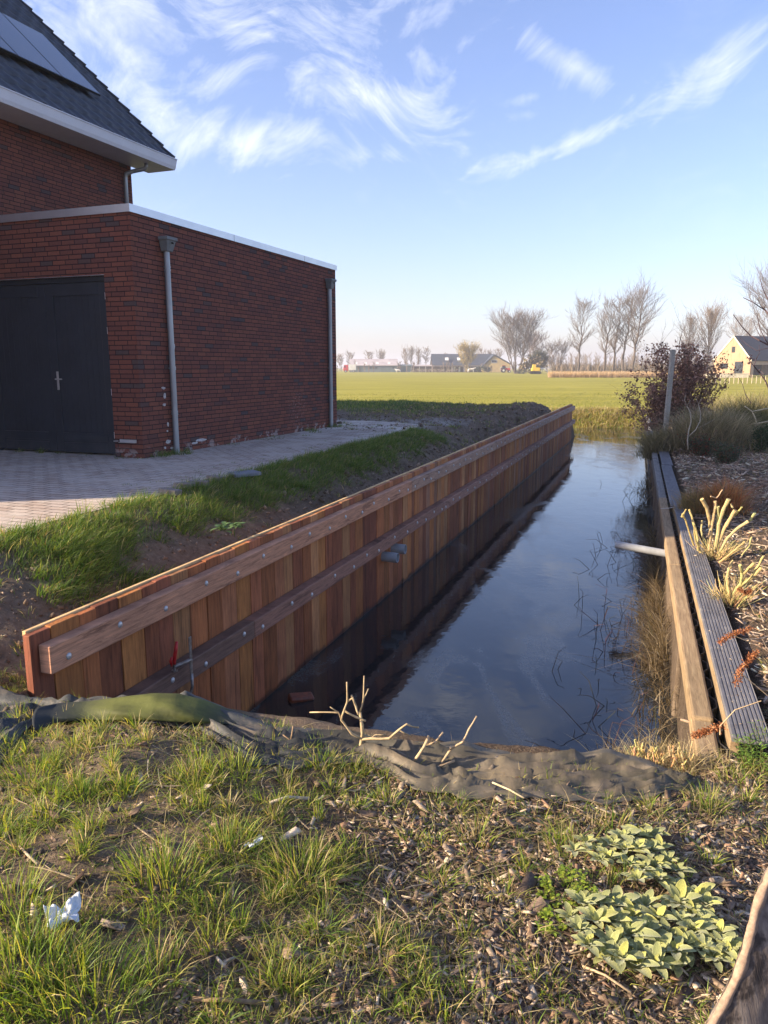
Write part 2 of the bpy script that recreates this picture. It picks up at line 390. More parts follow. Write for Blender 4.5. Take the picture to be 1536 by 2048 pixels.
# ------------------------------------------------------------------ pavement (one sheet 4-6 mm over the ground)
def pave_mat():
    k = mat('clay_pavers'); P = k.obj
    br = k.node('ShaderNodeTexBrick'); k.put(br.inputs['Vector'], P)
    br.inputs['Color1'].default_value = (0, 0, 0, 1); br.inputs['Color2'].default_value = (1, 1, 1, 1); br.inputs['Mortar'].default_value = (.5, .5, .5, 1)
    br.inputs['Scale'].default_value = 1; br.inputs['Brick Width'].default_value = .21; br.inputs['Row Height'].default_value = .105
    br.inputs['Mortar Size'].default_value = .0065; br.inputs['Mortar Smooth'].default_value = .3
    n0 = k.noise(P, 1.4, 5, .6); n1 = k.noise(P, 30, 5, .7); n3 = k.noise(P, 7, 5, .65)
    c = k.ramp(br.outputs['Color'], [(0, (.40, .305, .24)), (.4, (.48, .375, .30)), (.7, (.53, .43, .35)), (1, (.44, .36, .31))])
    c = k.mix(k.maprange(n3, .42, .66, 0, .6), c, (.60, .53, .45))
    c = k.mix(k.math('MULTIPLY', k.maprange(n1, .3, .7), .3), c, (.13, .11, .10))
    joint = k.mix(k.maprange(n0, .45, .6), (.055, .045, .035), (.25, .215, .18))
    c = k.mix(br.outputs['Fac'], c, joint)
    drift = k.math('MULTIPLY', k.maprange(n0, .42, .62), k.maprange(k.sep(P)[1], 1.0, 6.0, .25, .95))
    c = k.mix(drift, c, k.mix(n1, (.50, .44, .37), (.66, .60, .51)))
    h = k.math('SUBTRACT', k.math('MULTIPLY', n1, .3), br.outputs['Fac'])
    setp(k, c, .9, .2, normal=bump(k, h, .006, k.math('SUBTRACT', 1.0, k.math('MULTIPLY', drift, .8))))
    return k.m
G = np.array([-3.25, 10.175]); GA = math.atan2(-.3553, .9347)
Gd = np.array([.3553, .9347]); Gn = np.array([.9347, -.3553])
def gl(X, Y): return (G[0]+Gn[0]*X+Gd[0]*Y, G[1]+Gn[1]*X+Gd[1]*Y)     # house frame -> world
def gl_inv(x, y): return (x-G[0])*Gn[0]+(y-G[1])*Gn[1], (x-G[0])*Gd[0]+(y-G[1])*Gd[1]
# outline sampled so that its edge is ragged like the photo's overgrown one
ys = np.arange(-9.5, 7.9, .06)
vv = []; ff = []
for i, Y in enumerate(ys):
    wxy = np.array(gl(0, Y)); sE, tE = st(*wxy)
    # x of the edge at t=-1.6
    Xe = (-1.60 - tE) + .05*float(fbm([sE], [3.], 3.0, 3)[0]) + .02*random.uniform(-1, 1)
    if Y > 4: Xe -= (Y-4)*.05
    if Y > 7.0: Xe -= (Y-7.0)**1.5*1.6
    if sE < 1.6: Xe -= (1.6-sE)**1.3*.55
    for j, X in enumerate(np.linspace(-14, Xe, 8)):
        vv.append((X, Y, 0.0))
    if i: 
        for j in range(7): q = (i-1)*8+j; ff.append((q, q+1, q+9, q+8))
me = bpy.data.meshes.new('pavement'); me.from_pydata(vv, [], ff); me.update()
pv = link_mesh('pavement', me, pave_mat()); pv.location = (G[0], G[1], -1.208); pv.rotation_euler = (0, 0, GA); tag(pv, kind='structure')

# ------------------------------------------------------------------ building materials
def brick_mat(name='brick_red', patch=True):
    k = mat(name); nx = k.sep(k.tc.outputs['Normal'])[0]; p = k.sep(k.obj)
    side = k.math('GREATER_THAN', k.math('ABSOLUTE', nx), .5)
    u = k.math('ADD', k.math('MULTIPLY', side, p[1]), k.math('MULTIPLY', k.math('SUBTRACT', 1.0, side), k.math('SUBTRACT', p[0], .005)))
    # slight waviness in the courses, shifted run by run as in a random bond
    row = k.math('FLOOR', k.math('DIVIDE', p[2], .0625))
    wn = k.node('ShaderNodeTexWhiteNoise', noise_dimensions='1D'); k.put(wn.inputs['W'], row)
    u = k.math('ADD', u, k.math('MULTIPLY', wn.outputs[0], .11))
    v = k.comb(u, p[2], 0.0)
    br = k.node('ShaderNodeTexBrick'); k.put(br.inputs['Vector'], v)
    br.inputs['Color1'].default_value = (0, 0, 0, 1); br.inputs['Color2'].default_value = (1, 1, 1, 1); br.inputs['Mortar'].default_value = (.5, .5, .5, 1)
    br.inputs['Scale'].default_value = 1; br.inputs['Brick Width'].default_value = .215; br.inputs['Row Height'].default_value = .0625
    br.inputs['Mortar Size'].default_value = .0055; br.inputs['Mortar Smooth'].default_value = .35; br.inputs['Bias'].default_value = 0
    n1 = k.noise(v, 45, 5, .7); n0 = k.noise(k.scalev(v, (1, 3, 1)), 1.6, 4, .6); n2 = k.noise(v, 160, 3, .6)
    c = k.ramp(br.outputs['Color'], [(0, (.085, .060, .062)), (.05, (.10, .062, .058)), (.08, (.15, .055, .044)), (.45, (.195, .064, .044)), (.8, (.235, .080, .050)), (1, (.165, .058, .046))])
    c = k.mix(k.maprange(n0, .58, .72), c, k.mix(.35, c, (.05, .04, .045)))
    c = k.mix(k.math('MULTIPLY', k.maprange(n1, .35, .75), .4), c, (.06, .032, .028))
    c = k.mix(k.maprange(n1, .66, .80, 0, .5), c, (.24, .13, .10))
    c = k.mix(br.outputs['Fac'], c, (.022, .018, .018))
    if patch:   # mortar splash low on the long wall
        dx = k.math('SUBTRACT', p[1], 4.55); dz_ = k.math('SUBTRACT', p[2], .45)
        r = k.math('SQRT', k.math('ADD', k.math('MULTIPLY', dx, dx), k.math('MULTIPLY', k.math('MULTIPLY', dz_, dz_), .8)))
        sp = k.math('MULTIPLY', k.maprange(r, .12, .55, 1, 0), k.maprange(k.noise(v, 26, 5, .8), .55, .64))
        c = k.mix(k.math('MULTIPLY', k.math('MULTIPLY', sp, side), .65), c, (.5, .42, .36))
        low = k.math('MULTIPLY', k.maprange(p[2], .05, .17, 1, 0), k.maprange(k.noise(v, 5, 3, .6), .52, .60))
        c = k.mix(k.math('MULTIPLY', low, .5), c, (.45, .41, .38))
    h = k.math('SUBTRACT', k.math('ADD', k.math('MULTIPLY', n1, .35), k.math('MULTIPLY', br.outputs['Color'], .25)), k.math('MULTIPLY', br.outputs['Fac'], 1.3))
    setp(k, c, .88, .25, normal=bump(k, h, .012, 1.0))
    return k.m
M = {}
M['brick'] = brick_mat(); M['brick2'] = brick_mat('brick_red_upper', False)
M['alu'] = simple('aluminium_trim', (.62, .63, .64), (.55, .56, .58), 3, .38, .5, .85, .0004)
M['zinc'] = simple('zinc_pipe', (.36, .38, .39), (.27, .285, .30), 6, .42, .5, .55, .0008, (1, 1, .3))
M['hopper'] = simple('zinc_hopper', (.20, .215, .215), (.15, .16, .16), 9, .6, .4, .25, .0008)
M['white'] = simple('white_trim', (.74, .76, .80), (.68, .70, .74), 3, .5, .4, 0, .0004)
def door_mat():
    k = mat('anthracite_door'); n = k.noise(k.scalev(k.obj, (1, 1, .1)), 60, 4, .6); n1 = k.noise(k.obj, 3, 5, .6)
    c = k.mix(k.maprange(n1, .3, .7), (.017, .023, .033), (.023, .030, .042))
    dust = k.math('MULTIPLY', k.maprange(k.sep(k.obj)[2], 0.0, .35, 1, 0), k.maprange(n1, .4, .7))
    c = k.mix(k.math('MULTIPLY', dust, .35), c, (.08, .075, .07))
    setp(k, c, .42, .45, normal=bump(k, n, .0006)); return k.m
M['door'] = door_mat()
M['dark'] = simple('black_gap', (.006, .006, .007), None, 5, .9, .1)
def tile_mat():
    k = mat('roof_tiles'); n = k.noise(k.obj, 14, 5, .7); n0 = k.noise(k.obj, 1.2, 3, .6)
    c = k.mix(k.maprange(n, .3, .7), (.030, .036, .046), (.048, .055, .068)); c = k.mix(k.maprange(n0, .4, .7, 0, .35), c, (.06, .066, .07))
    setp(k, c, .5, .5, normal=bump(k, n, .003)); return k.m
M['tile'] = tile_mat()
k = mat('panel_glass'); setp(k, k.mix(k.maprange(k.noise(k.obj, 1.5, 3), .3, .7), (.010, .012, .020), (.014, .017, .028)), .14, .5); k.p.inputs['Coat Weight'].default_value = .6; M['pv'] = k.m
k = mat('window_glass'); setp(k, (.02, .024, .03), .08, .6); M['glass'] = k.m

# ------------------------------------------------------------------ garage
ZG = -1.21
gar = thing('garage', 'red brick flat roofed garage with dark double doors and a pale metal roof edge', 'garage', (G[0], G[1], ZG), GA)
HT = 3.17
w = MB()
# walls as solid pieces butted round the door opening
w.box(-.466, 0, 0, .22, 0, HT)               # pier right of the door
w.box(-3.4, -2.715, 0, .22, 0, HT)
w.box(-2.715, -.466, 0, .22, 2.405, HT)
w.box(-.22, 0, .22, 6.34, 0, HT)             # long wall
w.box(-3.4, -.22, 6.12, 6.34, 0, HT)         # back wall
w.build('wall', M['brick'], gar)
MB().box(-3.4, -.22, .22, 6.12, HT-.28, HT-.10).build('roof', simple('roof_felt', (.06, .06, .065), None, 20, .9), gar)
t = MB()
t.box(-3.4, .022, -.022, .10, HT+.002, HT+.085); t.box(-.10, .022, .10, 6.362, HT+.002, HT+.085); t.box(-3.4, -.10, 6.24, 6.362, HT+.002, HT+.085)
t.box(-3.4, .026, -.026, -.022, HT-.01, HT+.088); t.box(.022, .026, -.022, 6.366, HT-.01, HT+.088)
t.build('roof_edging', M['alu'], gar)
for Yj in (2.45, 4.9): j = MB(); j.prism([(-.10, HT+.082), (-.10, HT+.0905), (.0285, HT+.0905), (.0285, HT-.01), (.0245, HT-.01), (.0245, HT+.082)], (0, Yj, 0), (1, 0, 0), (0, 0, 1), (0, .006, 0)); j.build('edging_joint', M['hopper'], gar)
# door
df = MB(); df.box(-2.715, -.466, .062, .16, 2.34, 2.405); df.box(-.513, -.466, .062, .16, .0, 2.34); df.box(-2.715, -2.668, .062, .16, 0, 2.34)
df.build('door_frame', M['door'], gar, bevel=.004)
MB().box(-2.72, -.46, -.004, .06, 2.405, 2.412).build('lintel', M['alu'], gar)
def door_leaf(x0, x1):
    d = MB(); st_ = .13
    d.box(x0, x0+st_, .085, .13, .03, 2.335); d.box(x1-st_, x1, .085, .13, .03, 2.335)
    d.box(x0+st_, x1-st_, .085, .13, 2.17, 2.335); d.box(x0+st_, x1-st_, .085, .13, .03, .16); d.box(x0+st_, x1-st_, .085, .13, .19, .30)
    d.box(x0+st_, x1-st_, .092, .13, .16, .19)
    leaf = d.build('door_leaf', M['door'], gar, bevel=.004)
    p = MB(); n = 8; wd = (x1-x0-2*st_)/n
    for i in range(n): p.box(x0+st_+i*wd+.002, x0+st_+(i+1)*wd-.002, .103, .122, .30, 2.17)
    p.box(x0+st_, x1-st_, .1225, .128, .30, 2.17)
    p.build('door_panel', M['door'], leaf, bevel=.002)
    return leaf
lf = door_leaf(-1.567, -.516); door_leaf(-2.665, -1.573)
hd = MB(); hd.box(-1.475, -1.437, .078, .085, .90, 1.155)
hd.tube([(-1.456, .078, 1.05), (-1.456, .03, 1.05)], .009, 10); hd.tube([(-1.456, .034, 1.05), (-1.34, .034, 1.05)], .009, 10)
hd.tube([(-1.456, .078, .96), (-1.456, .07, .96)], .012, 10)
M['steel'] = simple('satin_steel', (.62, .62, .60), (.5, .5, .5), 30, .35, .5, .7, .0003)
hd.build('handle', M['steel'], lf, bevel=.002)
for z in (.29, .88, 1.70, 2.15):
    h = MB(); h.tube([(-.514, .078, z-.05), (-.514, .078, z+.05)], .009, 8); h.box(-.545, -.516, .083, .085, z-.045, z+.045); h.build('hinge', M['steel'], lf)
q = MB(); q.box(-.375, -.10, -.014, 0.0, .205, .25); q.box(-.375, -.10, -.045, -.014, .205, .211); q.tube([(-.40, -.01, .225), (-.48, -.01, .22)], .007, 6)
q.build('door_stop_bracket', M['alu'], gar, bevel=.002)
M['patch'] = simple('mortar_white', (.62, .60, .57), (.35, .33, .31), 30, .9, .2)
for (Yc, zc, wy_, wz_) in [(.50, .93, .05, .02), (.52, .82, .03, .05), (.50, .70, .045, .02), (.56, .42, .03, .03), (.54, .33, .02, .02), (.55, .18, .07, .03), (.47, .10, .03, .02), (.80, .60+.9, .012, .05), (.80, 1.2, .012, .03), (1.35, .13, .16, .025), (1.18, .10, .09, .02), (.62, .08, .04, .02)]:
    pm = MB(); n = 9; poly = [(math.cos(2*math.pi*i/n)*wy_*random.uniform(.6, 1.1), math.sin(2*math.pi*i/n)*wz_*random.uniform(.6, 1.1)) for i in range(n)]
    pm.prism(poly, (.0005, Yc, zc), (0, 1, 0), (0, 0, 1), (.004, 0, 0)); pm.build('mortar_patch', M['patch'], gar)
def downpipe(Y, lab):
    d = MB(); pts = [(.055, Y, 0.0), (.055, Y, .56), (.055, Y, 2.56), (.055, Y, 2.76)]
    d.tube(pts, [.040, .040, .040, .040], 16)
    for z in (.56, .60, 2.52, 2.56): d.tube([(.055, Y, z-.008), (.055, Y, z+.008)], .046, 16)
    d.tube([(.055, Y, .565), (.055, Y, .595)], .0435, 16)
    dp = d.build('downpipe', M['zinc'], gar, smooth=False); tag(dp, lab)
    h = MB()
    def ring(z, hx, hy): return [(.012, Y-hy, z), (.012+hx, Y-hy, z), (.012+hx, Y+hy, z), (.012, Y+hy, z)]
    rings = [ring(2.76, .10, .065), ring(2.90, .135, .10), ring(2.903, .15, .118), ring(2.945, .15, .118)]
    vs = sum(rings, []); fs = [(3, 2, 1, 0)]
    for i in range(3):
        for jj in range(4): fs.append((i*4+jj, i*4+(jj+1) % 4, (i+1)*4+(jj+1) % 4, (i+1)*4+jj))
    fs.append((12, 13, 14, 15)); h.add(vs, fs)
    ho = h.build('hopper_head', M['hopper'], dp, bevel=.004)
    o = MB(); o.prism([(-.022, -.01), (.022, -.01), (.026, .003), (0, .014), (-.026, .003)], (.150, Y+.01, 2.868), (0, 1, 0), (0, 0, 1), (.004, 0, 0)); o.build('overflow_slot', M['dark'], ho)
    for z in (1.2,):
        c = MB(); c.box(0, .02, Y-.01, Y+.01, z-.012, z+.012); c.build('clip', M['zinc'], dp)
downpipe(.66, 'downpipe nearest the doors'); downpipe(5.93, 'downpipe at the far corner')

# ------------------------------------------------------------------ house
def build_house(name, label, loc, rz, X1, X0, Y0, Y1, eave=4.98, pitch=43.5, panels=True, over=.6, endover=.5):
    """gabled brick house: eaves wall at X1 (facing +x), runs Y0..Y1"""
    ho = thing(name, label, 'house', loc, rz); Wd = X1-X0; mid = (X0+X1)/2; tp = math.tan(R(pitch)); rise = Wd/2*tp
    w = MB()
    w.box(X1-.22, X1, Y0, Y1, 0, eave+.05)
    w.box(X0, X0+.22, Y0, Y1, 0, eave)
    for (a, bb) in ((Y0, Y0+.22), (Y1-.22, Y1)):
        w.prism([(X0+.22, 0), (X1-.22, 0), (X1-.22, eave), (mid, eave+rise-.2), (X0+.22, eave)], (0, a, 0), (1, 0, 0), (0, 0, 1), (0, bb-a, 0))
    w.build('wall', M['brick2'], ho)
    ex = X1+over; z0 = eave+.205        # eaves edge of the tiles
    y0, y1 = Y0-endover+.03, Y1+endover
    # tiled slope as real pantile relief
    def slope(side):
        U = 24; cw = .30; ncol = int((y1-y0)/cw); course = .345; L = (Wd/2+over)/math.cos(R(pitch)); nrow = int(L/course)+1
        us = []; prof = []
        for i in range(ncol*8+1):
            f = (i % 8)/8.0; us.append(y0+(y1-y0)*i/(ncol*8)); prof.append(.032*max(0, math.cos((f-.25)*2*math.pi))**.6 if abs(f-.25) < .25 else 0.0)
        vs = []; hs = []
        for r in range(nrow):
            for (q, hh) in ((0, .038), (.5, .026), (.93, .012), (.985, .010)):
                d = (r+q)*course
                if d <= L: vs.append(d); hs.append(hh)
        V = []; 
        ca, sa = math.cos(R(pitch)), math.sin(R(pitch))
        for d, hh in zip(vs, hs):
            for u_, p_ in zip(us, prof):
                hgt = hh+p_*(1.0 if hh > .02 else .9)
                xx = ex - d*ca + sa*hgt; zz = z0 + d*sa + ca*hgt
                V.append((xx if side > 0 else 2*mid-xx, u_, zz))
        nu = len(us); V = np.array(V); ii = np.arange(len(vs)*nu).reshape(len(vs), nu)
        F = np.stack([ii[:-1, :-1], ii[:-1, 1:], ii[1:, 1:], ii[1:, :-1]], -1).reshape(-1, 4)
        if side < 0: F = F[:, ::-1]
        return np_mesh('roof_slope', V, F, M['tile'], parent=ho)
    slope(1); slope(-1)
    # deck below the tiles, ridge, verge tiles
    ca, sa = math.cos(R(pitch)), math.sin(R(pitch)); top = z0+(Wd/2+over)*tp
    dk = MB(); dk.prism([(ex, z0-.01), (mid, top-.01), (2*mid-ex, z0-.01), (2*mid-ex, z0-.03), (mid, top-.13), (ex, z0-.03)], (0, y0+.01, 0), (1, 0, 0), (0, 0, 1), (0, y1-y0-.02, 0))
    dk.build('roof_deck', M['dark'], ho)
    rd = MB(); n = int((y1-y0)/.38)
    for i in range(n):
        a = y0+i*(y1-y0)/n; rd.tube([(mid, a, top+.0), (mid, a+(y1-y0)/n+.02, top+.0)], [.125, .115], 12)
    rd.build('ridge', M['tile'], ho)
    L = (Wd/2+over)/ca; nr = int(L/.345)
    for yy_ in (y1, y0-.03):
        vt = MB()
        for r in range(nr+1):
            for side in (1, -1):
                d0, d1 = r*.345, (r+1)*.345+.02
                P0 = (ex-d0*ca, z0+d0*sa); P1 = (ex-d1*ca, z0+d1*sa)
                f = lambda p, h_: (p[0]+sa*h_ if side > 0 else 2*mid-p[0]-sa*h_, p[1]+ca*h_)
                vt.prism([f(P0, -.09), f(P0, .085), f(P1, .045), f(P1, -.12)], (0, yy_-.005, 0), (1, 0, 0), (0, 0, 1), (0, .035, 0))
        vt.build('verge_tiles', M['tile'], ho)
    # box gutter and soffit
    for side in (1, -1):
        gx = lambda v_: v_ if side > 0 else 2*mid-v_
        g_ = MB(); zf = eave+.02
        poly = [(X1+.002, zf), (X1+over+.03, zf), (X1+over+.055, zf+.055), (X1+over+.085, zf+.175), (X1+over+.10, zf+.18), (X1+over+.10, zf+.195), (X1+over+.04, zf+.195), (X1+over+.04, zf+.12), (X1+.002, zf+.12)]
        poly = [(gx(a), z) for a, z in poly]
        g_.prism(poly, (0, Y0-.45, 0), (1, 0, 0), (0, 0, 1), (0, (Y1+.53)-(Y0-.45), 0))
        g_.build('gutter', M['white'], ho)
    return ho, ex, z0, ca, sa, top
ZH = -1.21
hs, ex, z0, ca, sa, top = build_house('house', 'tall red brick house with dark tiled roof, solar panels and white box gutter', (G[0], G[1], ZH), GA, -3.402, -12.4, -6.2, 4.40)
# solar panels on the slope
M['frame'] = simple('panel_frame', (.02, .022, .026), None, 5, .4, .5, .3)
for i in range(5):
    yb = 3.90-i*.955; ya = yb-.94
    d0, d1 = 1.22, 2.96
    hN = .12
    def rp(d, h): return (ex-d*ca+sa*h, z0+d*sa+ca*h)
    fr = MB(); a_, b_ = rp(d0, hN), rp(d1, hN); c_, e_ = rp(d1, hN+.035), rp(d0, hN+.035)
    fr.prism([a_, b_, c_, e_], (0, ya, 0), (1, 0, 0), (0, 0, 1), (0, .94, 0)); fo = fr.build('solar_panel', M['frame'], hs, bevel=.003)
    gp = MB(); a_, b_ = rp(d0+.012, hN+.035), rp(d1-.012, hN+.035); c_, e_ = rp(d1-.012, hN+.038), rp(d0+.012, hN+.038)
    gp.prism([a_, b_, c_, e_], (0, ya+.01, 0), (1, 0, 0), (0, 0, 1), (0, .92, 0)); gp.build('glass', M['pv'], fo)
rl = MB()
for d in (1.6, 2.6):
    rl.tube([(ex-d*ca+sa*.095, -.9, z0+d*sa+ca*.095), (ex-d*ca+sa*.095, 3.95, z0+d*sa+ca*.095)], .02, 4)
rl.build('mounting_rail', M['alu'], hs)
dp = MB(); zt = 5.0
dp.tube([(-2.98, 4.32, zt+.03), (-2.98, 4.32, zt-.055), (-3.02, 4.31, zt-.095), (-3.22, 4.22, zt-.14), (-3.33, 4.16, zt-.19), (-3.345, 4.15, zt-.27), (-3.345, 4.15, 3.05)], .038, 14)
dp.tube([(-3.345, 4.15, 3.26), (-3.345, 4.15, 3.29)], .045, 14)
dp.build('downpipe', M['zinc'], hs, smooth=True)
# windows on the walls the camera does not face, so that the house is whole from the side
def window_at(parent, o, ux, w_, h_, nrm):
    ux = Vector(ux); nrm = Vector(nrm); o = Vector(o)
    f = MB()
    f.obox(o, ux*w_, Vector((0, 0, .07)), nrm*.03); f.obox(o+Vector((0, 0, h_-.07)), ux*w_, Vector((0, 0, .07)), nrm*.03)
    f.obox(o+Vector((0, 0, .07)), ux*.07, Vector((0, 0, h_-.14)), nrm*.03); f.obox(o+ux*(w_-.07)+Vector((0, 0, .07)), ux*.07, Vector((0, 0, h_-.14)), nrm*.03)
    fo = f.build('window', M['white'], parent)
    p = MB(); p.obox(o+ux*.07+Vector((0, 0, .07)), ux*(w_-.14), Vector((0, 0, h_-.14)), nrm*.012); p.build('pane', M['glass'], fo)
for xx in (-10.6, -6.6):
    for zz in (.9, 3.4): window_at(hs, (xx, -6.2, zz), (1, 0, 0), 1.2, 1.3, (0, -1, 0))
nb, *_ = build_house('house', 'second brick house of the row, standing behind the nearer house', (-10.3, 19.2, ZH), R(-13), 0, -9, -2.0, 5.2, eave=4.6, pitch=38)
# ------------------------------------------------------------------ timber sheet wall on the left
def wood_mat(name, grain=(14, 14, 1.2), gr=1.0, bmp=.003, rough=.72):
    k = mat(name); a = k.node('ShaderNodeAttribute', attribute_name='Col').outputs['Color']
    v = k.scalev(k.obj, grain); n = k.noise(v, 3.0, 7, .7, .6); n2 = k.noise(k.obj, 2.2, 4, .6); n3 = k.noise(v, 12, 3, .6)
    c = k.mix(1.0, a, k.ramp(n, [(.25, (.42, .38, .36)), (.5, (1, 1, 1)), (.72, (1.5, 1.42, 1.3))]), 'MULTIPLY')
    c = k.mix(k.maprange(n2, .42, .68, 0, .45*gr), c, k.mix(1.0, c, (.55, .5, .5), 'MULTIPLY'))
    n4 = k.noise(k.scalev(k.obj, (grain[0]*.7, grain[1]*.7, grain[2]*.45)), 1.1, 5, .75, .4)
    c = k.mix(k.maprange(n4, .54, .66, 0, .75), c, k.mix(1.0, c, (.36, .32, .33), 'MULTIPLY')); c = k.mix(k.maprange(n4, .40, .30, 0, .5), c, k.mix(1.0, c, (1.5, 1.55, 1.5), 'MULTIPLY'))
    h = k.math('ADD', n, k.math('MULTIPLY', n3, .4))
    k.c_ = c; setp(k, c, rough, .3, normal=bump(k, h, bmp)); return k
kk = wood_mat('hardwood_planks')
z_ = kk.sep(kk.obj)[2]; wet = kk.maprange(kk.math('ADD', z_, kk.math('MULTIPLY', kk.noise(kk.obj, 6, 3), .12)), WATER+.07, WATER+.12, 1, 0)
setp(kk, kk.mix(wet, kk.c_, kk.mix(1.0, kk.c_, (.22, .2, .2), 'MULTIPLY')), kk.maprange(wet, 0, 1, .75, .55)); M['plank'] = kk.m
M['beam'] = wood_mat('hardwood_beam', (1.6, 1.6, 22), .5, .002).m
M['bolt'] = simple('galvanised_bolt', (.60, .60, .58), (.4, .4, .4), 60, .4, .5, .5, .0005)
WA = math.atan2(DD[1], DD[0])-math.pi/2            # rotation that turns +y to the wall's direction
wall = thing('sheet_wall', 'long reddish hardwood plank wall lining the left side of the ditch', 'retaining wall', (L0[0], L0[1], 0), WA)
LEN = 25.56
pal = [(.39, .150, .048), (.32, .112, .040), (.43, .175, .052), (.27, .090, .040), (.34, .135, .060), (.40, .19, .078), (.31, .108, .048), (.25, .082, .042), (.40, .155, .046), (.33, .16, .092)]
pk = MB(); y_ = 0.0; i = 0
while y_ < LEN-.05:
    wd = random.choice((.14, .17, .2, .2, .22))*random.uniform(.9, 1.05); c = random.choice(pal); f = random.uniform(.75, 1.2); pk.col = tuple(q*f for q in c)
    o = random.uniform(-.004, .004); tp = -1.30+random.uniform(-.006, .006)
    pk.box(o, .045+o, y_+.0015, min(y_+wd, LEN)-.0015, -3.4, tp); y_ += wd
pk.build('planks', M['plank'], wall, bevel=.003)
# strip along the back edge, sun on the plank tops painted in its colour
cp = MB(); cp.col = (.62, .42, .20); cp.box(-.030, -.004, .03, LEN+.01, -1.40, -1.292)
cpo = cp.build('painted_lit_edge', M['beam'], wall, bevel=.003); tag(cpo, 'strip along the top edge with sunlight painted in its pale yellow')
bk = MB(); y_ = .06
while y_ < LEN-.3:
    wd = random.uniform(.5, 1.0); c = random.choice(pal); bk.col = c; bk.box(.046, .072, y_, y_+wd-.003, -3.4, -1.345-.12); y_ += wd
bolt_me = None
def bolt(parent, X, Y, Z):
    global bolt_me
    if bolt_me is None:
        m_ = MB(); m_.tube([(0, 0, 0), (.004, 0, 0), (.009, 0, 0), (.011, 0, 0)], [.019, .018, .011, .003], 12)
        ob = m_.build('bolt', M['bolt'], parent, smooth=True); bolt_me = ob.data
    else: ob = bpy.data.objects.new('bolt', bolt_me); C.objects.link(ob); ob.parent = parent
    ob.location = (X, Y, Z); return ob
def waler(zt, zb, joints, cols, y0, spc, labs, x0=.047, x1=.125, edge=.03):
    for a, (ya, yb, c, lb) in enumerate(zip(joints[:-1], joints[1:], cols, labs)):
        m_ = MB(); m_.col = c; m_.box(x0, x1, ya+.002, yb-.002, zb, zt); bo = m_.build('rail', M['beam'], wall, bevel=.006)
        if lb: tag(bo, lb)
        yy = ya+.12; q = 0
        while yy < yb-.05:
            bolt(bo, x1, yy, (zt+zb)/2+(.018 if q % 2 else -.018)); yy += spc*random.uniform(.8, 1.2); q += 1
waler(-1.36, -1.51, [.045, 6.0, 11.2, 16.3, LEN+.10], [(.46, .235, .14), (.36, .23, .165), (.33, .20, .145), (.34, .22, .17)], 0, .40, ['lighter pinkish top rail at the near end', 'greyer top rail', None, None])
waler(-1.865, -2.0, [.35, 2.02, 7.4, 12.6, 18.0, LEN+.16], [(.17, .10, .075), (.27, .14, .10), (.32, .17, .125), (.30, .17, .125), (.34, .21, .16)], 0, .45, ['dark dirty lower rail', None, None, None, None], x0=.047, x1=.15)
# scratches of cement on the lower rail: part of the wood's look
# ------------------------------------------------------------------ clamp on the lower rail
M['red'] = simple('red_plastic', (.55, .015, .015), (.40, .01, .01), 30, .4, .5)
M['clampsteel'] = simple('clamp_steel', (.34, .32, .30), (.20, .17, .14), 40, .45, .5, .7, .0006)
cx = 0.99
cl = thing('clamp', 'red handled steel screw clamp gripping the lower wall rail', 'clamp', (*xy(cx, .06), -1.9), WA)
m_ = MB(); m_.box(.145, .152, .10, .128, -.02, .235); ba = m_.build('bar', M['clampsteel'], cl, bevel=.002)
m_ = MB(); m_.tube([(.149, .114, -.01), (.149, .114, -.10), (.135, .10, -.155), (.10, .075, -.175), (.055, .06, -.175)], [.010, .010, .010, .010, .013], 8); m_.build('lower_jaw', M['clampsteel'], cl, smooth=True)
m_ = MB(); m_.tube([(.15, .114, .085), (.12, .06, .075), (.09, .02, .065)], [.012, .011, .012], 8); m_.tube([(.09, .02, .09), (.09, .02, .035)], .008, 8); m_.tube([(.09, .02, .042), (.09, .02, .034)], .02, 10); m_.build('sliding_arm', M['clampsteel'], cl)
m_ = MB(); m_.tube([(.09, .02, .08), (.092, .022, .12), (.10, .03, .17), (.105, .036, .225)], [.010, .013, .012, .009], 10); m_.build('grip', M['red'], cl, smooth=True)
m_ = MB(); m_.tube([(.085, .0, .075), (.083, -.006, .11), (.09, 0, .135)], [.007, .009, .006], 8); m_.build('release_lever', M['red'], cl, smooth=True)
# ------------------------------------------------------------------ pipes
M['pvc'] = simple('grey_plastic_pipe', (.36, .38, .39), (.30, .32, .335), 12, .45, .5, 0, .0003)
M['pvcw'] = simple('pale_plastic_pipe', (.34, .35, .36), (.27, .28, .28), 12, .45, .5, 0, .0003)
def pipe(name, label, p0, p1, r, m, cat='pipe', group=None):
    p0, p1 = Vector(p0), Vector(p1); t = thing(name, label, cat, p0, 0, group); d = (p1-p0); L = d.length; q = d.to_track_quat('Z', 'Y').to_matrix()
    n = 28; vs = []; prof = [(-.0, r), (L-.003, r), (L, r-.0015), (L, r-.005), (L-.002, r-.006), (.02, r-.006)]
    for (z, rr) in prof:
        for j in range(n): vs.append(q @ Vector((rr*math.cos(2*math.pi*j/n), rr*math.sin(2*math.pi*j/n), z)))
    fs = [(i*n+j, i*n+(j+1) % n, (i+1)*n+(j+1) % n, (i+1)*n+j) for i in range(len(prof)-1) for j in range(n)] + [tuple((len(prof)-1)*n+j for j in range(n))]
    mm = MB(); mm.add(vs, fs); mm.build('pipe_body', m, t, smooth=False)
    return t
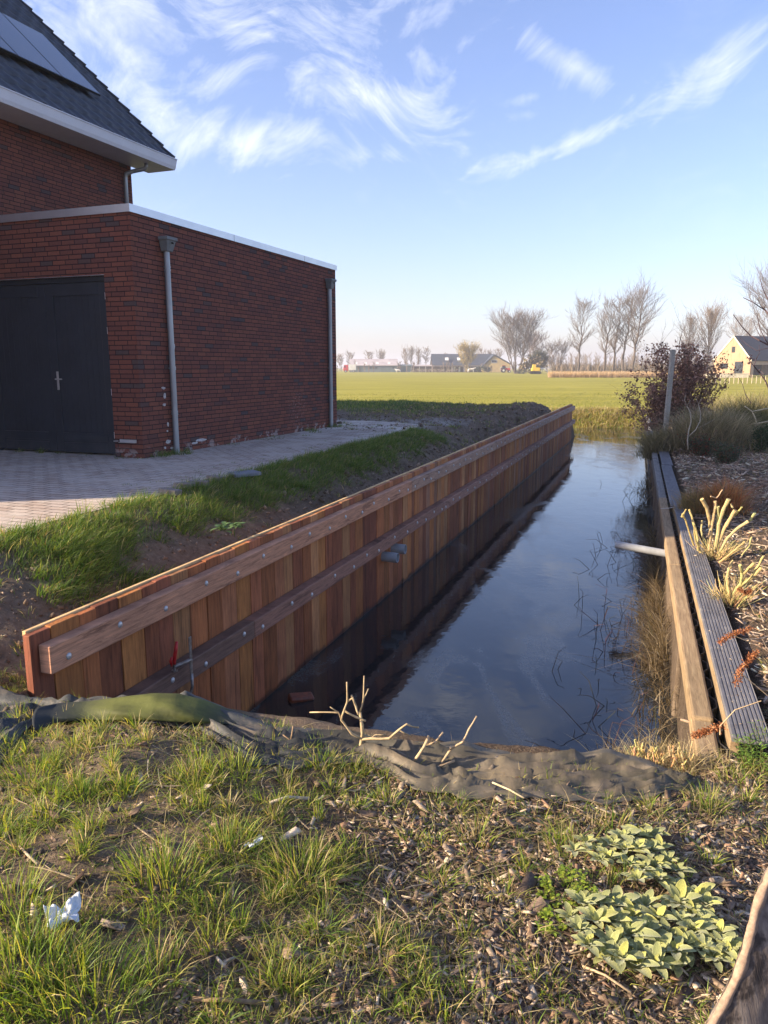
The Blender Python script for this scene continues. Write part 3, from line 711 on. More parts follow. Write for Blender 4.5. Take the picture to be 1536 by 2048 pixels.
for (px, py, Y, out, lab) in ((785, 1106, 8.40, .21, 'grey plastic drain pipe end through the plank wall, the nearer and lower of two'), (800, 1092, 8.72, .19, 'grey plastic drain pipe end through the plank wall, the farther and higher of two')):
    r_ = ray(px, py); s1 = (Y-L0[1])/DD[1]; z = -2.12 if Y < 8.6 else -2.10
    a_ = xy(s1-.0, .02); e_ = xy(s1-.0, .02+out)
    pipe('drain_pipe', lab, (*a_, z), (*e_, z-.004), .058, M['pvc'], group='drain pipes through the plank wall')

# ------------------------------------------------------------------ old retaining wall on the right
RA = math.atan2(DR[1], DR[0])-math.pi/2
def old_mat(name, c1, c2, c3):
    k = mat(name); v = k.scalev(k.obj, (16, 1.3, 16)); n = k.noise(v, 3, 7, .7, .5); n2 = k.noise(k.obj, 1.3, 5, .6); n3 = k.noise(k.obj, 28, 4, .7)
    c = k.ramp(n, [(.28, c1), (.5, c2), (.72, c3)]); c = k.mix(k.maprange(n2, .45, .65, 0, .5), c, k.mix(1.0, c, (.72, .75, .72), 'MULTIPLY'))
    c = k.mix(k.maprange(n3, .60, .72, 0, .5), c, (.10, .10, .05))
    setp(k, c, .85, .2, normal=bump(k, k.math('ADD', n, k.math('MULTIPLY', n3, .3)), .004)); return k.m
M['oldwood'] = old_mat('weathered_beam', (.17, .115, .065), (.30, .21, .12), (.42, .31, .18))
M['greywood'] = old_mat('grey_weathered_wood', (.11, .105, .095), (.19, .18, .165), (.28, .27, .25))
k = mat('ribbed_deck'); n = k.noise(k.scalev(k.obj, (6, 1, 6)), 3, 6, .7); n3 = k.noise(k.obj, 9, 5, .75)
c = k.mix(k.maprange(n, .3, .7), (.115, .112, .118), (.175, .172, .178)); c = k.mix(k.maprange(n3, .56, .70, 0, .7), c, (.30, .28, .24)); c = k.mix(k.maprange(k.noise(k.obj, 4, 4, .6), .58, .68, 0, .6), c, (.09, .09, .095))
setp(k, c, .62, .35, normal=bump(k, n3, .001)); M['deck'] = k.m
k = mat('black_sheet'); n = k.noise(k.scalev(k.obj, (3, 3, 1)), 8, 5, .7); setp(k, k.mix(k.maprange(n, .3, .7), (.022, .022, .022), (.055, .05, .042)), .6, .3, normal=bump(k, n, .002)); M['sheet'] = k.m
rw = thing('retaining_wall', 'weathered timber and black sheet wall with ribbed grey boards along the right bank', 'retaining wall', (R0[0], R0[1], 0), RA)
js = [-.35, .62, 4.1, 8.2, 13.4, 18.6, 28.9]
for i, (ya, yb) in enumerate(zip(js[:-1], js[1:])):
    m_ = MB(); dz_ = -.012 if i == 0 else random.uniform(-.006, .006); m_.box(0, .115, ya+.002, yb-.002, -2.02, -1.90+dz_)
    m_.build('waler_beam', M['oldwood'] if yb < 8.5 else M['greywood'], rw, bevel=.016, seg=2)
# corrugated sheet between the two timbers
m_ = MB(); Y = -.2; pts = []; per = .30
while Y < 28.9:
    pts += [(.118, Y), (.118, Y+.10), (.150, Y+.15), (.150, Y+.25)]; Y += per
for (a, bb) in zip(pts[:-1], pts[1:]):
    dx, dy = bb[0]-a[0], bb[1]-a[1]; L = math.hypot(dx, dy)
    m_.obox((a[0], a[1], -3.4), (dx, dy, 0), (.005*dy/L, -.005*dx/L, 0), (0, 0, 1.475))
m_.build('corrugated_sheet', M['sheet'], rw)
# back boards and posts in the water
m_ = MB(); Y = 8.2; 
while Y < 28.9: wd = random.uniform(.18, .24); m_.box(.052, .112+random.uniform(-.004, .004), Y, Y+wd-.004, -3.4, -2.022); Y += wd
m_.build('water_boards', M['greywood'], rw)
m_ = MB(); Y = 0
while Y < 8.1: m_.tube([(.085, Y, -3.4), (.085, Y, -2.022)], .024, 8); Y += .058
m_.build('ribbed_facing', M['sheet'], rw)
m_ = MB(); m_.box(.165, .215, .35, 8.3, -2.03, -1.868); m_.build('back_beam', M['oldwood'], rw, bevel=.005)
def deckboard(y0, y1, xa, z, wdt=.185, skew=0):
    prof = [(0, -.028), (0, -.004), (.003, 0)]
    n = 8; pitch = (wdt-.012)/n
    for i in range(n): u = .006+i*pitch; prof += [(u, 0), (u+pitch*.55, 0), (u+pitch*.62, -.006), (u+pitch*.93, -.006)]
    prof += [(wdt-.003, 0), (wdt, -.004), (wdt, -.028)]
    m_ = MB(); m_.prism(prof, (xa, y0, z), (1, 0, 0), (0, 0, 1), (skew, y1-y0, 0)); return m_.build('ribbed_board', M['deck'], rw)
deckboard(.30, 7.65, .168, -1.835); deckboard(7.30, 12.0, .135, -1.866, .18, .0); deckboard(12.05, 15.2, .15, -1.862, .2); deckboard(15.25, 20, .15, -1.87, .18)
# white pipe
p0 = Vector((R0[0]+DR[0]*5.15+NR[0]*.05, R0[1]+DR[1]*5.15+NR[1]*.05, -2.045)); p1 = p0 + Vector((-NR[0]*.58, -NR[1]*.58, .07))
pipe('overflow_pipe', 'pale plastic pipe sticking out over the water from the old right wall', p0, p1, .042, M['pvcw'])
# ------------------------------------------------------------------ small growing and lying things: generators
def blades(P, h, lean, w, col, segs=3, droop=.35, tipcol=None):
    """vectorised grass blades; lean (n,2) is the sideways reach of the tip as a share of the height"""
    n = len(P); az = rng.uniform(0, 2*np.pi, n); sd_ = np.stack([np.cos(az), np.sin(az), np.zeros(n)], -1)
    ts = np.linspace(0, 1, segs+1); V = []; Cc = []
    ll = np.linalg.norm(lean, axis=1)
    for t in ts:
        p = P.copy(); p[:, 0] += lean[:, 0]*h*t**1.7; p[:, 1] += lean[:, 1]*h*t**1.7; p[:, 2] += h*t*(1-np.minimum(droop*ll*t, .92))
        ww = w*(1-.85*t**1.6)
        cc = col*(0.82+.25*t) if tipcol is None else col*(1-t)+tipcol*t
        if t < 1: V += [p-sd_*ww[:, None]/2, p+sd_*ww[:, None]/2]; Cc += [cc, cc]
        else: V += [p]; Cc += [cc]
    m = 2*segs+1; V = np.stack(V, 1).reshape(-1, 3); Cc = np.stack(Cc, 1).reshape(-1, 3)
    f = []
    for i in range(segs-1): f += [(2*i, 2*i+1, 2*i+3), (2*i, 2*i+3, 2*i+2)]
    f += [(2*segs-2, 2*segs-1, 2*segs)]
    F = (np.array(f)[None]+(np.arange(n)*m)[:, None, None]).reshape(-1, 3)
    return V, F, Cc
def merge(parts):
    V = []; F = []; Cc = []; o = 0
    for v, f, c in parts: V.append(v); F.append(f+o); Cc.append(c); o += len(v)
    return np.concatenate(V), np.concatenate(F), np.concatenate(Cc)
GR = np.array([[.19, .28, .035], [.14, .23, .03], [.28, .33, .045], [.38, .38, .08], [.10, .18, .03]])
DRY = np.array([[.44, .35, .18], [.54, .44, .24], [.34, .26, .14], [.30, .26, .12]])
def pick(pal_, n, var=.18): return pal_[rng.integers(0, len(pal_), n)]*rng.uniform(1-var, 1+var, (n, 1))
def tuft(cx_, cy_, n, r, h, dry=.15, out=.7, w=.0038, pal_=GR, push=(0, 0), z=None):
    rr = r*np.sqrt(rng.random(n)); a = rng.uniform(0, 2*np.pi, n); dx, dy = rr*np.cos(a), rr*np.sin(a)
    x_ = cx_+dx; y_ = cy_+dy; z_ = H(x_, y_)-.006 if z is None else np.full(n, z)
    hh = h*rng.uniform(.45, 1.15, n)*(1-.25*rr/r)
    k_ = out*(rr/r)[:, None]*np.stack([np.cos(a), np.sin(a)], -1)+rng.normal(0, .28, (n, 2))+np.array(push)
    c = pick(pal_, n); d = rng.random(n) < dry; c[d] = pick(DRY, d.sum())
    return blades(np.stack([x_, y_, z_], -1), hh, k_, w*rng.uniform(.6, 1.4, n), c)
def lawn(x_, y_, h, w, dry, pal_=GR, leanstd=.5, push=(0, 0), segs=3, z=None):
    n = len(x_); z_ = H(x_, y_)-.005 if z is None else z; c = pick(pal_, n); d = rng.random(n) < dry; c[d] = pick(DRY, d.sum())
    return blades(np.stack([x_, y_, z_], -1), h*rng.uniform(.4, 1.3, n), rng.normal(0, leanstd, (n, 2))+np.array(push), w*rng.uniform(.6, 1.4, n), c, segs)
def in_channel(x_, y_, pad=0.0):
    s, t = st(x_, y_); rs, rt = rst(x_, y_); s0 = -.20+.33*np.clip(t, 0, 3.2)
    return (t > -.10-pad) & (rt < .02+pad) & (s > s0-.10)
k = mat('grass_blades'); a = k.node('ShaderNodeAttribute', attribute_name='Col').outputs['Color']; setp(k, a, .55, .35)
t = k.node('ShaderNodeBsdfTranslucent'); k.put(t.inputs[0], k.mix(1.0, a, (1.5, 1.35, .7), 'MULTIPLY')); mx = k.node('ShaderNodeMixShader'); mx.inputs[0].default_value = .42
k.l.new(k.p.outputs[0], mx.inputs[1]); k.l.new(t.outputs[0], mx.inputs[2]); k.l.new(mx.outputs[0], k.out.inputs[0]); M['grass'] = k.m
M['chip'] = attr_mat('bark_chips', .85, .25, 0, .002, .35, 60)
M['leaf'] = attr_mat('leaves', .6, .3, .3, 0, 0)
M['stem'] = attr_mat('woody_stems', .8, .2, 0, .0015, .3, 70)

# ---- foreground grass
def gmask(x_, y_):
    g_ = np.clip(.95 - .80*sstep(x_+.45*fbm(x_, y_, 1.6, 3), -.55, .25), 0, 1)
    g_ = g_*np.clip(.72+1.3*fbm(x_+9, y_, 2.6, 4), .06, 1)
    for (px, py, r) in ((95, 1745, .13), (70, 1850, .09), (40, 1640, .07), (245, 1975, .06), (300, 1480, .15), (420, 1500, .14), (120, 1500, .08), (470, 1900, .07), (180, 1560, .06), (430, 1460, .1), (650, 1620, .08)):
        q = at(px, py, -1.55); g_ = g_*(1-.93*np.exp(-((x_-q[0])**2+(y_-q[1])**2)/(r*r)))
    return g_
parts = []
n = 90000; x_ = rng.uniform(-2.4, 2.3, n); y_ = rng.uniform(1.15, 3.9, n); m_ = gmask(x_, y_)
keep = (rng.random(n) < m_*1.0) & ~in_channel(x_, y_, .02); x_, y_ = x_[keep], y_[keep]
parts.append(lawn(x_, y_, .052, .0030, .28, leanstd=.75))
n = 70000; x_ = rng.uniform(-2.4, 2.4, n); y_ = rng.uniform(1.15, 3.9, n); keep = (rng.random(n) < .25+.75*gmask(x_, y_)) & ~in_channel(x_, y_, .02); x_, y_ = x_[keep], y_[keep]
parts.append(lawn(x_, y_, .032, .0026, .85, leanstd=1.7, segs=2))
for i in range(1900):
    cx_, cy_ = random.uniform(-2.4, 2.2), random.uniform(1.15, 3.8)
    if in_channel(cx_, cy_, .04) or random.random() > gmask(np.array([cx_]), np.array([cy_]))[0]*1.1: continue
    parts.append(tuft(cx_, cy_, random.randint(18, 46), random.uniform(.02, .05), random.uniform(.06, .12), dry=random.choice((.05, .15, .5)), out=random.uniform(.5, 1.1)))
BIG = [(600, 1760, .11, .17, 260, .25), (330, 1765, .13, .15, 300, .1), (460, 1700, .10, .13, 200, .1), (60, 1950, .13, .17, 300, .05), (180, 2010, .12, .15, 240, .15), (320, 1950, .06, .13, 110, .45), (20, 1820, .1, .14, 160, .05),
       (170, 1590, .06, .10, 110, .1), (470, 1545, .10, .12, 200, .1), (390, 1560, .09, .12, 160, .25), (250, 1580, .07, .1, 120, .1), (640, 1530, .09, .09, 140, .15), (90, 1640, .06, .1, 110, .1), (60, 1555, .1, .1, 170, .15),
       (950, 1680, .07, .12, 60, .7), (1130, 1700, .08, .14, 60, .6), (760, 1900, .07, .12, 70, .4), (880, 1760, .06, .10, 60, .3), (560, 1980, .07, .12, 90, .35), (430, 1830, .07, .11, 90, .2), (1480, 1560, .1, .10, 120, .35), (700, 1700, .05, .08, 60, .2),
       (1010, 1790, .05, .1, 40, .6), (820, 1690, .05, .08, 50, .3), (1230, 1650, .07, .12, 70, .6), (1420, 1600, .09, .10, 120, .55), (1310, 1620, .07, .09, 90, .55), (1080, 1950, .05, .1, 40, .5), (640, 1860, .05, .1, 60, .2), (770, 1600, .06, .09, 90, .3)]
for (px, py, r, h, n, d) in BIG:
    z = -1.55
    for _ in range(3): q = at(px, py, z); z = float(H([q[0]], [q[1]])[0])
    if in_channel(q[0], q[1], 0): continue
    parts.append(tuft(q[0], q[1], n, r, h, dry=d, out=.85, w=.0040))
# sparse dry straw and blades over the bark
n = 17000; x_ = rng.uniform(-.9, 2.6, n); y_ = rng.uniform(1.15, 4.4, n); keep = ~in_channel(x_, y_, .02) & (rng.random(n) < np.clip(.55+1.5*fbm(x_, y_+7, 2.2, 3), .08, 1)); x_, y_ = x_[keep], y_[keep]
parts.append(lawn(x_, y_, .075, .0026, .72, leanstd=1.5))
for px, py, n_ in ((545, 1548, 90), (575, 1540, 90), (610, 1532, 80), (640, 1540, 90), (670, 1530, 90), (700, 1548, 70), (735, 1535, 90), (765, 1552, 60), (380, 1478, 60), (430, 1520, 70), (480, 1548, 70), (900, 1600, 40), (985, 1612, 50), (1090, 1616, 40), (1180, 1620, 50), (1270, 1606, 60), (1340, 1590, 60), (60, 1500, 60), (25, 1545, 50)):
    q = at(px, py, float(base_fore(0, 3.1))); parts.append(tuft(q[0], q[1]-.02, n_, .07, random.uniform(.07, .10), dry=.35, out=.9, w=.0036, z=float(base_fore(q[0], q[1]))-.01))
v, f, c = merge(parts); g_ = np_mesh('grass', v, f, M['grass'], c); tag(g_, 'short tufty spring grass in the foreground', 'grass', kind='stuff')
# ---- grass of the left bank
GR_F = GR.copy(); GR[:] = np.array([[.10, .19, .035], [.08, .155, .03], [.15, .23, .04], [.22, .27, .06], [.06, .12, .03]])
parts = []
n = 52000; s = rng.uniform(-.5, 11.8, n); u = rng.uniform(.55, 1.95, n); edge = 1.62+.12*fbm(s, s*0+3, 1.1, 3)
den = sstep(u, .80+.35*fbm(s, u, 1.2, 3), 1.06)*sstep(u, edge+.12, edge-.08)*np.clip(.75+1.1*fbm(s+20, u, 1.6, 3), .05, 1)*sstep(s, .75, 1.35)*sstep(s, 12, 10.8)
keep = rng.random(n) < den; s, u = s[keep], u[keep]; x_, y_ = xy(s, -u)
parts.append(lawn(x_, y_, .095, .0052, .10, leanstd=.5, push=NN*.5))
for i in range(420):
    s = random.uniform(1.15, 11.6); u = random.uniform(.82, 1.62)
    x_, y_ = xy(s, -u); parts.append(tuft(x_, y_, 60, random.uniform(.06, .14), random.uniform(.10, .18), dry=.08, out=.9, w=.0055, push=NN*random.uniform(.3, .9)))
for i in range(150):      # lower slope, weeds and thin tufts
    s = random.uniform(.2, 24); u = random.uniform(.12, .8); x_, y_ = xy(s, -u)
    parts.append(tuft(x_, y_, random.randint(10, 26), .05, random.uniform(.05, .11), dry=.3, out=.9, w=.006))
for i in range(60):       # hanging lobe of grass near the wall's end
    x_, y_ = xy(random.gauss(1.55, .22), -random.uniform(.45, 1.2)); parts.append(tuft(x_, y_, 60, .09, .17, dry=.05, out=.6, w=.006, push=NN*.8))
for i in range(40):       # left of the wall's end
    x_, y_ = xy(random.uniform(-.9, .8), -random.uniform(.25, 1.3)); parts.append(tuft(x_, y_, 24, .05, .08, dry=.35, out=.9, w=.004))
for i in range(260):      # soil mound
    x_, y_ = xy(random.uniform(11, 25), -random.uniform(.3, 5)); parts.append(tuft(x_, y_, 24, .1, random.uniform(.05, .12), dry=.35, out=.8, w=.009))
n = 16000; s = rng.uniform(17, 27, n); u = rng.uniform(1.5, 9, n); x_, y_ = xy(s, -u); keep = (y_ > 22.5+2*fbm(x_, y_, .3, 2)) & (y_ < 28.6); x_, y_ = x_[keep], y_[keep]
parts.append(lawn(x_, y_, .10, .012, .15, leanstd=.5))
def wtuft(X, Y, n, r, h, dry=.1):
    a_ = gl(X, Y); return tuft(a_[0], a_[1], n, r, h, dry=dry, out=.8, w=.005, z=-1.21)
for (X, Y, n, r, h) in ((.08, .25, 130, .14, .12), (.16, .62, 160, .16, .13), (-.02, -.05, 30, .1, .05), (.05, .48, 90, .1, .10), (.10, 2.0, 60, .18, .05), (.14, 3.1, 110, .28, .06), (.12, 3.5, 50, .15, .05), (.12, 4.85, 120, .15, .11), (.16, 5.9, 130, .16, .13), (.34, 4.6, 60, .14, .06), (.5, 3.9, 40, .12, .04), (-.3, -.06, 40, .16, .05), (-2.2, .0, 40, .1, .08), (-1.8, .0, 50, .06, .12), (-1.5, 0, 30, .14, .05), (-.95, 0, 30, .14, .03), (.22, 6.3, 60, .2, .08)):
    parts.append(wtuft(X, Y, n, r, h))
for i in range(90):       # blades in the joints of the pavement edge
    s = random.uniform(1.4, 13); x_, y_ = xy(s, -random.uniform(1.5, 2.3)**1.0); parts.append(tuft(x_, y_, 12, .05, .03, dry=.2, out=1, w=.005, z=-1.212))
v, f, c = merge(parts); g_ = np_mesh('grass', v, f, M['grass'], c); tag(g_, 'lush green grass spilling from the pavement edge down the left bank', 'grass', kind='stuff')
GR[:] = GR_F
# ---- far bank of the cross ditch and the near edge of the field
parts = []
n = 26000; x_ = rng.uniform(-6, 34, n); y_ = rng.uniform(33.4, 35.3, n); parts.append(lawn(x_, y_, .24, .02, .82, leanstd=.5, push=(0, -.35)))
for i in range(500): parts.append(tuft(random.uniform(-4, 30), random.uniform(33.5, 35), 36, .22, random.uniform(.2, .42), dry=.7, out=.8, w=.018, push=(0, -.3)))
n = 22000; x_ = rng.uniform(-14, 40, n); y_ = 35.2+rng.random(n)**1.6*24; FG = np.array([[.16, .19, .03], [.20, .22, .04], [.13, .165, .025]])
parts.append(lawn(x_, y_, .07, .022, .16, leanstd=.6, pal_=FG, segs=2))
n = 2600; x_ = rng.uniform(-10, 30, n); y_ = 35.2+rng.random(n)**2*2.2; parts.append(lawn(x_, y_, .10, .05, 1.0, leanstd=1.6, segs=2))
parts = [merge(parts[:-2]+[parts[0]][:0])] if False else parts
v, f, c = merge([p for p in parts]); g_ = np_mesh('bank_grass', v, f, M['grass'], c); tag(g_, 'straw and green grass on the sunlit far bank and field edge', 'grass', kind='stuff')

# ---- bark chips and soil clods
def chips(x_, y_, L, pal_, flat=.10, z=None, wide=(.12, .36), tilt=.30):
    n = len(x_); z_ = H(x_, y_) if z is None else z
    hx = L/2*rng.uniform(.6, 1.4, n); hy = hx*rng.uniform(*wide, n); hz = hx*flat*rng.uniform(.4, 1.2, n)
    base = np.array([[-1, -1, -1], [1, -1, -1], [1, 1, -1], [-1, 1, -1], [-1, -1, 1], [1, -1, 1], [1, 1, 1], [-1, 1, 1]], float)
    v = base[None]*np.stack([hx, hy, hz], -1)[:, None]; v = v*rng.uniform(.45, 1.15, (n, 8, 3))
    a = rng.uniform(0, 2*np.pi, n); b1 = rng.normal(0, tilt, n); b2 = rng.normal(0, tilt, n)
    def rot(v, i, j, an):
        c_, s__ = np.cos(an)[:, None], np.sin(an)[:, None]; vi = v[..., i]*c_-v[..., j]*s__; vj = v[..., i]*s__+v[..., j]*c_; v = v.copy(); v[..., i] = vi; v[..., j] = vj; return v
    v = rot(v, 1, 2, b1); v = rot(v, 0, 2, b2); v = rot(v, 0, 1, a)
    v += np.stack([x_, y_, z_+hz*.6+hx*.12*np.abs(b2)], -1)[:, None]
    q = np.array([(0, 3, 2, 1), (4, 5, 6, 7), (0, 1, 5, 4), (1, 2, 6, 5), (2, 3, 7, 6), (3, 0, 4, 7)])
    F = (q[None]+(np.arange(n)*8)[:, None, None]).reshape(-1, 4); c = np.repeat(pick(pal_, n, .3), 8, 0)
    return v.reshape(-1, 3), F, c
CH = np.array([[.19, .125, .082], [.27, .195, .135], [.10, .066, .046], [.38, .29, .20], [.23, .14, .085], [.31, .24, .18], [.14, .098, .07], [.52, .42, .30], [.22, .155, .11]])
SO = np.array([[.22, .165, .115], [.29, .22, .155], [.16, .12, .085], [.36, .29, .21], [.42, .35, .26]])
parts = []
n = 78000; x_ = rng.uniform(-1.2, 2.6, n); y_ = rng.uniform(1.1, 4.0, n); pm_ = np.clip(1.05*sstep(x_+.4*fbm(x_, y_, 1.4, 3), -.55, .1), .07, 1)
keep = (rng.random(n) < pm_) & ~in_channel(x_, y_, .0); x_, y_ = x_[keep], y_[keep]
parts.append(chips(x_, y_, rng.gamma(2.4, .0095, len(x_))+.007, CH))
n = 60000; rs = 22*rng.random(n)**1.5; rt = .42+rng.random(n)**1.1*7; x_ = R0[0]+DR[0]*rs+NR[0]*rt; y_ = R0[1]+DR[1]*rs+NR[1]*rt
keep = x_ < .66*y_+1.5; x_, y_, rs = x_[keep], y_[keep], rs[keep]
parts.append(chips(x_, y_, (rng.gamma(2.2, .013, len(x_))+.014)*(1+rs*.06), np.minimum(CH*1.3, .6)))  # chip colours lightened here to lift the shade on the right bank
n = 420; rs = rng.uniform(.4, 7.5, n); rt = .17+rng.random(n)**.7*.19; x_ = R0[0]+DR[0]*rs+NR[0]*rt; y_ = R0[1]+DR[1]*rs+NR[1]*rt; parts.append(chips(x_, y_, rng.gamma(2, .004, n)+.004, CH, z=np.full(n, -1.834)))
v, f, c = merge(parts); g_ = np_mesh('wood_chips', v, f, M['chip'], c); tag(g_, 'brown wood chip mulch over the beds', 'mulch', kind='stuff')
parts = []
n = 15000; s = rng.uniform(-1.2, 25.5, n); u = rng.random(n)**.8*1.15+.06; m2 = s > 11; u[m2] = rng.random(m2.sum())*5; x_, y_ = xy(s, -u)
parts.append(chips(x_, y_, (rng.gamma(1.5, .0055, n)+.005)*(1+s*.05), SO*np.array([[.72, .66, .6]]), flat=.6, wide=(.5, 1), tilt=.6))
n = 3500; x_ = rng.uniform(-2.4, .6, n); y_ = rng.uniform(1.2, 3.7, n); keep = ~in_channel(x_, y_); x_, y_ = x_[keep], y_[keep]
parts.append(chips(x_, y_, rng.gamma(1.6, .004, len(x_))+.003, SO*.4, flat=.7, wide=(.6, 1), tilt=.6))
v, f, c = merge(parts); g_ = np_mesh('soil_clods', v, f, M['chip'], c); tag(g_, 'dark crumbly clods of dug soil', 'soil', kind='stuff')
# ---- twig litter
def twigs(x_, y_, L, r, pal_, lift=.02):
    m_ = MB()
    for i in range(len(x_)):
        a = random.uniform(0, 6.283); l = L[i]; m_.col = tuple(pal_[random.randrange(len(pal_))]*random.uniform(.7, 1.2)); pts = []
        px_, py_ = x_[i], y_[i]; z1 = random.uniform(0, lift)
        for j in range(4):
            pts.append((px_, py_, float(H([px_], [py_])[0])+r[i]+.004+z1*j/3*random.uniform(.5, 1.3))); a += random.gauss(0, .22); px_ += math.cos(a)*l/3; py_ += math.sin(a)*l/3
        m_.tube(pts, [r[i], r[i]*.9, r[i]*.75, r[i]*.4], 4, cap=False)
    return m_
TW = np.array([[.32, .25, .18], [.46, .38, .29], [.18, .13, .10], [.38, .29, .20]])
n = 1100; rs = 17*rng.random(n)**1.1; rt = .5+rng.random(n)*5.5; x_ = R0[0]+DR[0]*rs+NR[0]*rt; y_ = R0[1]+DR[1]*rs+NR[1]*rt
tw = twigs(x_, y_, rng.uniform(.15, .55, n), rng.uniform(.002, .006, n), TW, .06).build('twig_litter', M['stem']); tag(tw, 'thin pruned twigs lying over the right bank', 'twigs', kind='stuff')
n = 240; x_ = rng.uniform(-1.6, 2.2, n); y_ = rng.uniform(1.2, 3.1, n)
tw = twigs(x_, y_, rng.uniform(.05, .22, n), rng.uniform(.0012, .003, n), np.array([[.36, .28, .18], [.2, .14, .09], [.45, .36, .24]]), .015).build('straw_litter', M['stem']); tag(tw, 'dry straws and bits of twig lying on the foreground', 'straw', kind='stuff')
def stick(label, pts, r, col):
    m_ = MB(); m_.col = col; P_ = []
    for (px, py, up) in pts:
        z = -1.6
        for _ in range(4): q = at(px, py, z); z = float(H([q[0]], [q[1]])[0])+up+r
        P_.append(tuple(q))
    m_.tube(P_, [r*random.uniform(.8, 1.1) for _ in P_], 7); o = m_.build('stick', M['stem'], smooth=True); return tag(o, label, 'stick', 'sticks lying in the foreground grass')
stick('short pale stick lying beside the bare dark soil patch on the left', [(38, 1692, .01), (56, 1710, .01), (75, 1728, .012)], .004, (.42, .33, .22))
stick('thin grey twig standing up between the two big grass tufts', [(462, 1750, 0), (467, 1785, .01), (463, 1822, .0)], .003, (.30, .24, .18))
stick('pale crooked stick lying on the chips left of the bare shrub', [(540, 1606, .01), (575, 1594, .015), (618, 1597, .01)], .007, (.50, .42, .32))
stick('brown flat stick lying near the bottom edge of the grass', [(385, 1998, .01), (450, 2000, .012), (530, 2006, .01)], .006, (.25, .17, .10))
stick('light yellowish straw lying on the chips by the bottom right', [(1165, 1932, .01), (1210, 1950, .012), (1262, 1985, .01)], .004, (.44, .33, .2))
stick('long straight pale stalk resting on the slope of the sheeting', [(985, 1565, .04), (1020, 1580, .05), (1048, 1596, .05)], .004, (.5, .4, .24))

# ------------------------------------------------------------------ ground sheeting (geotextile) along the ditch head
def gpt(px, py, up=0.0):
    z = -1.6
    for _ in range(5): q = at(px, py, z); z = float(base_fore(q[0], q[1]))+up
    return np.array(q)
cols = [(-160, 1570, 1388), (-60, 1560, 1384), (0, 1545, 1378), (35, 1498, 1390), (70, 1462, 1398), (120, 1450, 1408), (200, 1452, 1402), (300, 1455, 1397), (400, 1462, 1408), (450, 1500, 1428), (510, 1540, 1446), (580, 1545, 1456), (650, 1530, 1462), (720, 1530, 1470),
        (770, 1545, 1482), (820, 1575, 1492), (880, 1592, 1500), (950, 1602, 1508), (1050, 1606, 1515), (1150, 1612, 1516), (1220, 1616, 1522), (1290, 1606, 1535), (1350, 1592, 1552), (1400, 1580, 1566)]
nc = 260; pxs = np.linspace(cols[0][0], cols[-1][0], nc); cf = np.interp(pxs, [c[0] for c in cols], [c[1] for c in cols]); cc_ = np.interp(pxs, [c[0] for c in cols], [c[2] for c in cols])
cf = cf + 7*fbm(pxs*.03, pxs*0, 1.0, 3)
V = []; nr = 46
for i, px in enumerate(pxs):
    F_ = gpt(px, cf[i]); K_ = gpt(px, cc_[i], .035); d = K_-F_; L = np.linalg.norm(d[:2])
    e = d[:2]/L
    for j in range(nr):
        q = j/(nr-1)
        if q < .6:
            a = q/.6; P_ = F_[:2]+d[:2]*a; zt = max(float(base_fore(P_[0], P_[1])), float(H([P_[0]], [P_[1]])[0]))+.012
            ph = px*.006
            fold = .022*max(0, math.sin(a*9+ph*2.2+1.5*float(fbm([px*.01], [a], 1.0, 2)[0])))**1.5 + .030*math.exp(-((a-.93)/.13)**2) + .035*max(0, math.sin(px*.021+a*6.0))**3*math.exp(-((a-.55)/.35)**2)*.6
            w1 = a*4.2-px*.0016+.9*float(fbm([px*.0045], [a*1.2], 1.0, 2)[0]); w2 = a*7.5+px*.0045+1.2*float(fbm([px*.006+9], [a*1.5], 1.0, 2)[0])
            rg = 1-abs((w1 % 1)-.5)*4; rg2 = 1-abs((w2 % 1)-.5)*5
            z = zt+fold*.6*(.35+.65*min(1, a*3))*(1 if a > .02 else 0) + min(1, a*4)*(.045*max(0, rg)**2.2+.012*max(0, rg2)**1.5*(.5+.5*math.sin(px*.017))) + .004*float(fbm([P_[0]*12], [P_[1]*12], 1.0, 3)[0])
            V.append((P_[0], P_[1], z))
            zk = z
        else:
            a = (q-.6)/.4; run = 1.35*a; P_ = F_[:2]+d[:2]+e*run
            P_ = P_+0
            fold = .03*math.sin(px*.03+a*5)*a
            z = zk*1.0-.30*run-.40*run*min(1, run*1.6)+fold*.6
            V.append((P_[0], P_[1], z))
ii = np.arange(nc*nr).reshape(nc, nr); F = np.stack([ii[:-1, :-1], ii[1:, :-1], ii[1:, 1:], ii[:-1, 1:]], -1).reshape(-1, 4)
k = mat('geotextile'); n0 = k.noise(k.obj, 2.2, 5, .65); n1 = k.noise(k.obj, 30, 5, .7)
wv_ = k.node('ShaderNodeTexWave'); wv_.inputs['Scale'].default_value = 90; k.put(wv_.inputs['Vector'], k.obj)
xk = k.sep(k.obj)[0]
c = k.mix(k.maprange(xk, -.4, .5), k.ramp(n0, [(.35, (.030, .033, .034)), (.6, (.075, .078, .076))]), k.ramp(n0, [(.32, (.050, .047, .037)), (.5, (.105, .092, .064)), (.66, (.21, .17, .11))]))
c = k.mix(k.maprange(k.noise(k.obj, 6, 6, .7), .50, .66, 0, .55), c, (.24, .19, .13)); c = k.mix(k.maprange(n1, .60, .75, 0, .6), c, (.20, .165, .12)); setp(k, c, .62, .35, normal=bump(k, k.math('ADD', n1, k.math('MULTIPLY', wv_.outputs[1], .15)), .003)); M['tarp'] = k.m
tp_ = thing('ground_sheet', 'dark creased ground sheeting draped along the near end of the ditch, one flap showing green', 'sheeting', tuple(gpt(700, 1500)))
o0 = np.array(tp_.location); Vt = np.array(V)-o0
